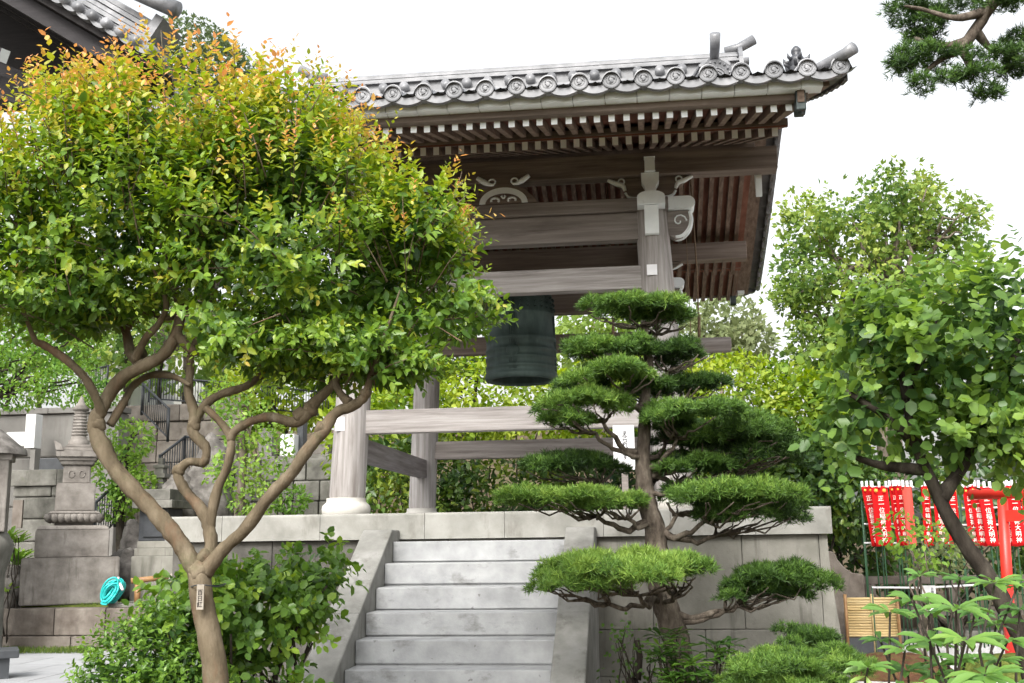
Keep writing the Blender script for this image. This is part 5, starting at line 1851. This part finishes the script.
pbox(mb, 108, 158, 603.5, 607.5, 16.75, .8)
mb.build('basin_slab', M['old_stone'], None, label='flat dark stone slab under the hose tap and bamboo spout', cat='slab')
bc = atz(19, 658, .26)
o = root('stone_bench', (bc[0], bc[1], 0), 'dark polished stone bench corner at the left edge', 'bench')
mb = MB()
mb.box(bc[0] - 2.4, bc[0], bc[1], bc[1] + .5, .26, .36, 0, .012)
mb.build('seat', M['slate'], o)
mb = MB()
mb.box(bc[0] - 2.3, bc[0] - .1, bc[1] + .06, bc[1] + .44, 0, .258)
mb.build('base', M['slate'], o)
o.rotation_euler = (0, 0, FACE + .1)


def fern(px, py, Y, n, size, label, zbase):
    o = root('fern', tuple(at(px, py, Y) * np.array([1, 1, 0]) + np.array([0, 0, zbase])), label, 'fern')
    L = Leaves()
    c = at(px, py, Y)
    for k in range(n):
        rosette(L, c + RNG.normal(size=3) * np.array([.10, .08, .03]), 9, size, RNG.uniform(.35, .8), .5, droop=.1)
    L.build('fronds', G['light'], o, T_LANCE2)
    mb = MB()
    for k in range(5):
        branch_to(mb, (c[0] + RNG.uniform(-.05, .05), Y, zbase), c + RNG.normal(size=3) * .05, .012, .006, .02, 5, 3)
    mb.build('stem', M['bark_dark'], o)


fern(14, 543, 16.6, 5, .26, 'small fern clump beside the edge lantern pedestal', 0)
fern(17, 562, 17.0, 5, .28, 'fern clump on the old stone steps', zk)
fern(10, 590, 16.9, 5, .28, 'fern clump growing from the planter at the left edge', zk)

# walls behind the myrtle trunk
block_wall('rubble_wall', X(118, 430, 25.5), X(238, 430, 25.5), 25.5, 0, Z(180, 404, 25.5), .5, .8, M['rubble'], 'pinkish rubble retaining wall under the upper railing', .8, rough=.12)
block_wall('block_wall', X(232, 480, 21.5), X(352, 480, 21.5), 21.5, 0, Z(300, 458, 21.5), .40, .75, M['old_stone'], 'old squared block wall left of the front left column', .8, rough=.05)
for xa, xb, ya, yb, Y, mt, lb in ((280, 294, 434, 462, 22.0, 'white_wall', 'pale white gravestone on the old block wall'), (297, 303, 410, 462, 22.3, 'slate', 'narrow black gravestone beside the pale one'),
                                  (258, 272, 428, 462, 22.4, 'concrete', 'grey gravestone half hidden by the slender tree'), (312, 328, 432, 460, 22.2, 'pagoda_stone', 'brownish gravestone next to the front left column')):
    o = root('gravestone', (X((xa + xb) / 2, yb, Y), Y + .15, Z(300, 458, 21.5)), lb, 'gravestone', 'gravestones on the block wall')
    mb = MB()
    pbox(mb, xa, xb, ya, yb - 6, Y, .3)
    mb.build('slab', M[mt], o)
    mb = MB()
    pbox(mb, xa - 3, xb + 3, yb - 5.9, yb + 3, Y - .1, .5)
    mb.build('base', M['old_stone'], o)
for xa, xb, ya, yb, Y, lb in ((80, 119, 345, 378, 31, 'white flat topped building above the concrete wall'), (118, 133, 361, 380, 30.5, 'small white annex beside the white building'), (176, 205, 352, 398, 31, 'white building corner behind the upper railing')):
    o = root('white_building', (X((xa + xb) / 2, yb, Y), Y + 2, 0), lb, 'building')
    mb = MB()
    z1 = Z((xa + xb) / 2, ya, Y)
    mb.box(X(xa, ya, Y), X(xb, ya, Y), Y, Y + 4, 0, z1 - .12)
    mb.build('wall', M['white_wall'], o)
    mb = MB()
    mb.box(X(xa, ya, Y) - .08, X(xb, ya, Y) + .08, Y - .08, Y + 4.08, z1 - .118, z1, 0, .02)
    mb.build('parapet', M['white_wall'], o)


def railing(a, b, Ya, Yb, h, n, label, group='black iron railings of the graveyard'):
    """a, b: pixels of the two upper ends"""
    A, B = at(a[0], a[1], Ya), at(b[0], b[1], Yb)
    o = root('iron_railing', ((A[0] + B[0]) / 2, (A[1] + B[1]) / 2, (A[2] + B[2]) / 2 - h), label, 'railing', group)
    mb = MB()
    mb.tube([A, B], .028, 8)
    mb.build('top_rail', M['iron'], o)
    mb = MB()
    dn = np.array([0, 0, h - .1])
    mb.tube([A - dn, B - dn], .02, 8)
    mb.build('bottom_rail', M['iron'], o)
    mb = MB()
    for k in range(n + 1):
        p = A + (B - A) * k / n
        mb.tube([p, p - dn], .011, 6)
    mb.build('picket', M['iron'], o)
    for p in (A, B):
        mb = MB()
        mb.tube([p + np.array([0, 0, .03]), p - np.array([0, 0, h])], .032, 8)
        mb.build('post', M['iron'], o)


railing((80, 373), (108, 366), 27, 27, .55, 12, 'short black railing below the white building')
railing((143, 384), (169, 409), 24.6, 23.6, .75, 14, 'sloping black stair railing before the rubble wall')
railing((160, 456), (185, 437), 20.8, 21.6, 1.05, 10, 'rising black stair railing beside the small stone tower')
railing((185, 437), (212, 438), 21.6, 21.8, 1.05, 10, 'level black railing continuing from the rising stair rail')
railing((95, 503), (117, 483), 19.2, 20.4, .85, 9, 'low black railing between pagoda and dark rocks')
railing((150, 377), (248, 384), 26.2, 26, .65, 34, 'long black railing on top of the rubble wall')
railing((262, 386), (340, 394), 25.8, 25.6, .65, 28, 'black railing above the gravestones left of the front column')

# trees on that side
o_ = bush('maple_tree', [ell(20, 370, 18.5, 60, 30, .9), ell(70, 385, 18.2, 40, 22, .7), ell(0, 395, 18.2, 50, 18, .7), ell(60, 350, 19, 50, 24, .8), ell(100, 395, 19, 24, 14, .5), ell(20, 345, 18.6, 40, 26, .7)], 5600, .085, 'light',
          'fine leaved green maple before the concrete wall at left', 'tree', tint=.42, tintvar=.24, up=1.2, clump=3.5, trunk=[[(-70, 640, 18.6, 9), (-60, 520, 18.6, 8), (-40, 440, 18.6, 7), (-20, 400, 18.6, 6)]], stems=8, srad=.03)
bush('sapling', [ell(130, 440, 20, 26, 22, .5), ell(118, 470, 20, 26, 26, .5), ell(135, 490, 20, 24, 22, .5), ell(115, 505, 20, 20, 18, .4)], 2000, .10, 'light', 'young light green tree beside the stone pagoda', 'tree', tint=.55, tintvar=.24,
     trunk=[[(121, 556, 20, 5), (120, 520, 20, 4), (124, 480, 20, 3), (128, 450, 20, 2)]], stems=5)
bush('sapling', [ell(250, 425, 19, 34, 28, .6), ell(235, 470, 19, 32, 30, .6), ell(270, 455, 19, 26, 34, .5), ell(225, 400, 19, 26, 24, .5), ell(255, 500, 19, 30, 18, .5)], 1700, .10, 'light', 'slender pale leaved tree behind the crape myrtle branches', 'tree', tint=.6, tintvar=.24, inner=.3,
     trunk=[[(238, 545, 19, 5), (240, 500, 19, 5), (243, 460, 19, 4), (240, 410, 19, 3)]], stems=7, bark='bark_pale')
bush('shrub', [ell(290, 500, 19.4, 20, 14, .4)], 300, .1, 'light', 'small shrub under the gravestones', tint=.4)
bush('tree', [ell(30, 340, 29, 70, 40, 2), ell(-20, 320, 29, 60, 60, 2)], 3000, .2, 'far', 'green tree behind the maple at the left edge', 'tree', tint=.35, tintvar=.3, srad=.08)

# ------------------------------------------------------------------ temple hall whose eave enters at the top left
HYV = 15.5
hall = root('temple_hall', (-13, 19.5, 0), 'dark temple hall eave with grey roof tiles at the top left corner', 'temple')
A0, A1 = at(-320, -212, HYV), at(146, 62, HYV)
ux = (A1 - A0) / np.linalg.norm(A1 - A0)
up_ = np.array([-ux[2], 0, ux[0]])
if up_[2] < 0:
    up_ = -up_
ln_ = np.linalg.norm(A1 - A0)
mb = MB()


def slab(mb, t0, t1, h0, h1, y0, y1, m=0):
    c = [A0 + ux * t + up_ * h for t, h in ((t0, h0), (t1, h0), (t1, h1), (t0, h1))]
    mb.prism([(p[0], p[2]) for p in c], 'y', y0, y1, m)


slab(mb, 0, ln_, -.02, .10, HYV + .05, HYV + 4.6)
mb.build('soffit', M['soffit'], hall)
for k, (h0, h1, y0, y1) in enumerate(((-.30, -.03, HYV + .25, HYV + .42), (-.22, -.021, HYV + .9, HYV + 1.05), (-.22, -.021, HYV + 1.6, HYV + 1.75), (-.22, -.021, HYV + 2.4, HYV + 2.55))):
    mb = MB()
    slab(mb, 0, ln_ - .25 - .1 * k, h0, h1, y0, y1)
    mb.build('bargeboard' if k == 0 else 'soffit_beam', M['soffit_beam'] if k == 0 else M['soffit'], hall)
mb = MB()
slab(mb, 0, ln_, .101, .24, HYV - .05, HYV + 4.6)
n = int(ln_ / .30)
for k in range(n + 1):
    p = A0 + ux * (ln_ - k * .30) + up_ * .20
    mb.tube([(p[0], HYV - .16, p[2]), (p[0], HYV + .4, p[2])], .085, 14)
    p2 = A0 + ux * (ln_ - (k + .5) * .30) + up_ * .14
    mb.prism([(p2[0] + .15 * ux[0] * math.cos(a) - up_[0] * .07 * math.sin(a), p2[2] + .15 * ux[2] * math.cos(a) - up_[2] * .07 * math.sin(a)) for a in np.linspace(0, math.pi, 9)], 'y', HYV - .10, HYV + .1)
mb.build('tiled_roof', M['tile'], hall)
mb = MB()
t1_ = ln_ - .48
for k in range(5):
    slab(mb, 0, t1_ - .04 * (k % 2), .26 + .085 * k, .33 + .085 * k, HYV + .30 - .03 * (k % 2), HYV + .8 + .03 * (k % 2))
slab(mb, 0, t1_ - .05, .24, .70, HYV + .36, HYV + .74)
mb.build('descending_ridge', M['tile'], hall)
mb = MB()
slab(mb, t1_, t1_ + .16, .22, .80, HYV + .2, HYV + .9)
p = A0 + ux * (t1_ - .8) + up_ * .86
q_ = A0 + ux * (t1_ + .42) + up_ * .98
mb.tube([p, (p + q_) / 2, q_], [.13, .135, .14], 16)
mb.build('ridge_end_tile', M['tile'], hall)
mb = MB()
a, b = at(-120, 50, HYV + 1.2), at(84, 116, HYV + 1.2)
mb.bar((b[0], b[1], b[2]), (a[0], a[1], a[2]), .35, .38)
a, b = at(-150, 15, HYV + 1.9), at(60, 96, HYV + 1.9)
mb.bar((b[0], b[1], b[2]), (a[0], a[1], a[2]), .3, .30)
mb.build('eave_beam', M['soffit_beam'], hall)
mb = MB()
a = at(4, 56, HYV + .35)
b = at(-40, 40, HYV + .9)
mb.bar(a, b, .16, .22, 0, 1)
mb.build('beam_end', [M['soffit_beam'], M['white']], hall)
mb = MB()
yw = HYV + 4.2
zw = Z(40, 104, yw)
tw_ = ln_ - .9
while (A0 + ux * tw_ - up_ * .03)[2] < zw + .1:
    tw_ -= .1
pa, pb = A0 - up_ * .03, A0 + ux * tw_ - up_ * .03
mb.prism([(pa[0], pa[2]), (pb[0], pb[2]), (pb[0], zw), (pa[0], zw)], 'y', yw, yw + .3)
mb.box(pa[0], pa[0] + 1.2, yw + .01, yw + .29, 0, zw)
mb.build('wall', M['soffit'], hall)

# ------------------------------------------------------------------ shrine corner on the right
o = root('bamboo_fence', (X(871, 640, 16), 16.05, 0), 'low bamboo slat panel fence beside the platform end', 'fence')
zt_, zb_ = Z(871, 597.5, 16), Z(871, 637, 16)
xa, xb = X(846, 620, 16), X(898, 620, 16)
mb = MB()
n = 15
for k in range(n):
    z = zb_ + (zt_ - zb_) * (k + .5) / n
    mb.tube([(xa, 16.0 + random.uniform(-.004, .004), z), ((xa + xb) / 2, 16.0, z + random.uniform(-.004, .004)), (xb, 16.0, z)], (zt_ - zb_) / n * .52, 8)
mb.build('slat_panel', M['bamboo'], o)
for f in (.0, .52, 1.0):
    mb = MB()
    x = xa + (xb - xa) * f
    mb.tube([(x, 15.955, 0), (x, 15.955, zt_ + .05)], .022, 8)
    mb.build('post', M['bamboo_old'] if f != .52 else M['bamboo'], o)
mb = MB()
mb.box(xa - .02, xb + .02, 15.95, 16.05, 0, zb_ - .01)
mb.build('base_rail', M['slate'], o)

o = root('stone_fence', (X(980, 600, 18.2), 18.2, 0), 'low brown stone rail fence in front of the banners', 'fence')
zr1, zr0 = Z(930, 576, 18), Z(930, 584, 18)
xa, xb = X(858, 580, 18), 8.6
mb = MB()
mb.box(xa, xb, 18.0, 18.25, zr0, zr1, 0, .015)
mb.build('top_rail', M['kerb'], o)
mb = MB()
mb.box(xa, xb, 18.02, 18.23, Z(930, 612, 18) - .06, Z(930, 604, 18) - .05, 0, .015)
mb.build('lower_rail', M['kerb'], o)
x = xa + .1
while x < xb:
    mb = MB()
    mb.box(x, x + .16, 17.99, 18.26, 0, zr0 - .003, 0, .012)
    mb.build('post', M['kerb'], o)
    x += 1.25
mb = MB()
mb.box(xa, xb, 17.9, 18.5, 0, .16, 0, .02)
mb.build('base_course', M['old_stone'], o)

# banners: two crowded rows tied to white rails on green stakes
YB = 16.6
GB = 'red prayer banners on green stakes'
specs = [  # px at top, width px, Y, cloth, lean px, text, label
    (866.5, 10, 16.75, 'cloth_red', 11, 1, 'leftmost red banner, leaning, partly behind its neighbour'),
    (879, 15, 16.6, 'cloth_red', 6, 1, 'wide red banner second from the left end'),
    (893, 8, 16.85, 'cloth_red', 9, 1, 'narrow red banner third from the left end'),
    (899, 8, 16.75, 'cloth_red', 7, 1, 'narrow red banner fourth from left, beside the faded one'),
    (907, 9, 16.6, 'cloth_pink', 5, 0, 'faded pinkish red banner at the right of the left bunch'),
    (925, 8, 16.9, 'cloth_red', 4, 1, 'red banner half hidden by leaves left of the leaning trunk'),
    (938, 10, 16.8, 'cloth_red', 4, 1, 'red banner hidden by leaves at the leaning trunk'),
    (951, 9, 16.7, 'cloth_red', 4, 1, 'red banner just right of the leaning trunk'),
    (967, 9, 16.85, 'cloth_red', 9, 1, 'narrow red banner at the left of the bunch before the torii'),
    (974, 9, 16.75, 'cloth_red', 9, 1, 'middle red banner of the bunch before the torii'),
    (984, 12, 16.6, 'cloth_red', 9, 1, 'widest red banner left of the torii post'),
    (1003, 12, 16.9, 'cloth_red', 6, 1, 'red banner right behind the torii post'),
    (1012, 12, 16.7, 'cloth_red', 7, 1, 'red banner right of the torii post'),
    (1026, 12, 16.7, 'cloth_red', 7, 1, 'red banner cut by the right edge')]
TXT = '正一位稲荷大明神'
for i, (px, wd, Y, cl, ln, tx, lb) in enumerate(specs):
    top = at(px, 486 + RNG.uniform(-1, 1), Y)
    bot = at(px + ln, 546, Y)
    h = top[2] - bot[2]
    dx = bot[0] - top[0]
    wv = wd * mpp(Y)
    o = root('banner', (bot[0], Y + .03, 0), lb, 'banner', GB)
    mb = MB()
    nxx, nzz = 8, 16
    vs = []
    for j in range(nzz + 1):
        t = j / nzz
        for k in range(nxx + 1):
            s_ = k / nxx - .5
            vs.append((top[0] + dx * t + s_ * wv, Y + .022 * math.sin(s_ * 5 + t * 3 + i) + .012 * math.sin(t * 7 + i * 2), top[2] - h * t + .008 * math.sin(s_ * 6 + i)))
    fs = [(j * (nxx + 1) + k, j * (nxx + 1) + k + 1, (j + 1) * (nxx + 1) + k + 1, (j + 1) * (nxx + 1) + k) for j in range(nzz) for k in range(nxx)]
    mb.add(vs, fs, 0, True)
    cloth = mb.build('cloth', M[cl], o)
    sm = cloth.modifiers.new('thickness', 'SOLIDIFY')
    sm.thickness = .004
    if tx:
        sz = min(.085, wv * .55)
        lettering(TXT, sz, ((top[0] + bot[0]) / 2, Y - .045, (top[2] + bot[2]) / 2 - .05), cloth, M['paint_white'], lean=-math.atan2(dx, h), gap=h * .80 / 8 / sz, thick=.001)
        mb = MB()
        for s_ in (-.25, .25):
            cc = (top[0] + s_ * wv + dx * .07, Y - .04, top[2] - h * .07)
            mb.tube([(cc[0], cc[1] - .003, cc[2]), (cc[0], cc[1] + .003, cc[2])], wv * .13, 5)
        mb.build('crest_print', M['gold'], cloth)
    mb = MB()
    for s_ in (-.42, 0, .42):
        mb.box(top[0] + s_ * wv - .016, top[0] + s_ * wv + .016, Y - .02, Y + .02, top[2] - .01, top[2] + .075)
    mb.build('loop', M['plastic_white'], o)
    mb = MB()
    mb.tube([(bot[0] + .01, Y + .05, 0), (bot[0] - dx * .2, Y + .05, bot[2] + .1), (top[0] + dx * .2, Y + .05, top[2] + .10)], .011, 6)
    mb.build('stake', M['green_pole'], o)
for k in range(10):                      # bare stakes standing between the banners
    px = 868 + k * 16.5
    a = at(px, 590, 17.1)
    mb = MB()
    mb.tube([(a[0], 17.1, 0), (a[0] + .01, 17.1, Z(px, 500, 17.1))], .012, 6)
    mb.build('garden_stake', M['green_pole'], None, label='thin green garden stake without a banner behind the red banners', cat='stake', group='bare green stakes')
o = root('banner_rail', (X(940, 520, 16.5), 16.5, 0), 'white horizontal rails the red banners are tied to', 'rail')
for y in (487, 507, 524, 543):
    mb = MB()
    mb.tube([at(864, y, 16.97), at(914, y, 16.97)], .014, 8)
    mb.tube([at(930, y + .5, 16.95), at(958, y, 16.95)], .014, 8)
    mb.tube([at(962, y + 1, 16.97), at(1040, y, 16.97)], .014, 8)
    mb.build('rail', M['plastic_white'], o)
for px in (864, 912, 962, 1040):
    a = at(px, 540, 16.98)
    mb = MB()
    mb.tube([(a[0], 16.98, 0), (a[0], 16.98, Z(px, 484, 16.98))], .014, 8)
    mb.build('post', M['green_pole'], o)

o = root('torii_gate', (X(1008, 580, 14.6), 14.0, 0), 'small vermilion torii gate at the right edge', 'torii')
P0 = np.array([X(1004, 540, 14.6), 14.6, 0])
P1 = P0 + np.array([1.35, -1.7, 0])
dr_ = (P1 - P0) / np.linalg.norm(P1 - P0)
zt_ = Z(1003, 500, 14.6)
for p, s_ in ((P0, 1), (P1, -1)):
    mb = MB()
    mb.tube([p - dr_ * .05 * s_, p + dr_ * .03 * s_ + np.array([0, 0, zt_])], [.075, .062], 16)
    mb.build('post', M['red'], o)
mb = MB()
a, b = P0 - dr_ * .42, P1 + dr_ * .42
mb.tube([a + np.array([0, 0, zt_ + .085]), (a + b) / 2 + np.array([0, 0, zt_ + .06]), b + np.array([0, 0, zt_ + .085])], .066, 14)
mb.build('lintel', M['red'], o)
mb = MB()
zn = Z(1012, 516, 14.6)
mb.bar(P0 + dr_ * .02 + np.array([0, 0, zn]), P1 - dr_ * .02 + np.array([0, 0, zn]), .07, .14)
mb.build('tie_beam', M['red'], o)

mb = MB()
a, b = at(872, 587.5, 15.5), at(975, 585, 15.5)
mb.tube([a, (a + b) / 2 - np.array([0, 0, .02]), b], .014, 6)
for p in (a, b):
    mb.tube([(p[0], p[1], 0), (p[0], p[1], p[2] + .02)], .009, 6, 1)
mb.build('rope_rail', [M['plastic_white'], M['green_pole']], None, label='thin white rail stretched before the brown stone fence', cat='rail')
sg = root('paper_notice', (X(929, 600, 15.45), 15.47, Z(929, 600, 15.45)), 'white paper notice hung on the thin white rail', 'notice')
p = at(929, 592, 15.46)
mb = MB()
mb.box(p[0] - .088, p[0] + .088, 15.462, 15.468, p[2] - .10, p[2] + .085)
mb.build('paper', M['plastic_white'], sg)
lettering('お願い', .038, (p[0] + .045, 15.458, p[2] + .0), sg, M['ink'], gap=1.0, thick=.0006)
mb = MB()
mb.box(p[0] - .09, p[0] + .09, 15.4, 15.52, p[2] - .24, p[2] - .19, 0, .01)
mb.box(p[0] - .02, p[0] + .02, 15.44, 15.48, 0, p[2] - .241, 1)
mb.build('offering_tray', [M['plastic_white'], M['bark_dark']], None, label='small white tray on a dark post under the paper notice', cat='tray')

# moss mounds on the white gravel
for px, py, Y, rx, ry, mt, lb in ((885, 655, 13.5, .75, .5, 'brown_moss', 'reddish brown moss mound on the white gravel'), (945, 690, 11.2, .7, .5, 'brown_moss', 'moss mound under the rhododendron leaves'), (1005, 655, 13.4, .5, .4, 'moss', 'small green moss mound near the leaning trunk')):
    bm = bmesh.new()
    bmesh.ops.create_icosphere(bm, subdivisions=4, radius=1)
    c = at(px, py, Y)
    for v in bm.verts:
        q_ = v.co.copy()
        f = 1 + .12 * math.sin(q_.x * 5 + px) * math.sin(q_.y * 6) + .05 * math.sin(q_.x * 14) * math.sin(q_.y * 15)
        v.co = Vector((c[0] + q_.x * rx * f, Y + q_.y * ry * f, max(0, q_.z) * .26 * f + .01))
    mb = MB()
    mb.addbm(bm, 0, True)
    mb.build('moss_mound', M[mt], None, label=lb, cat='moss mound')
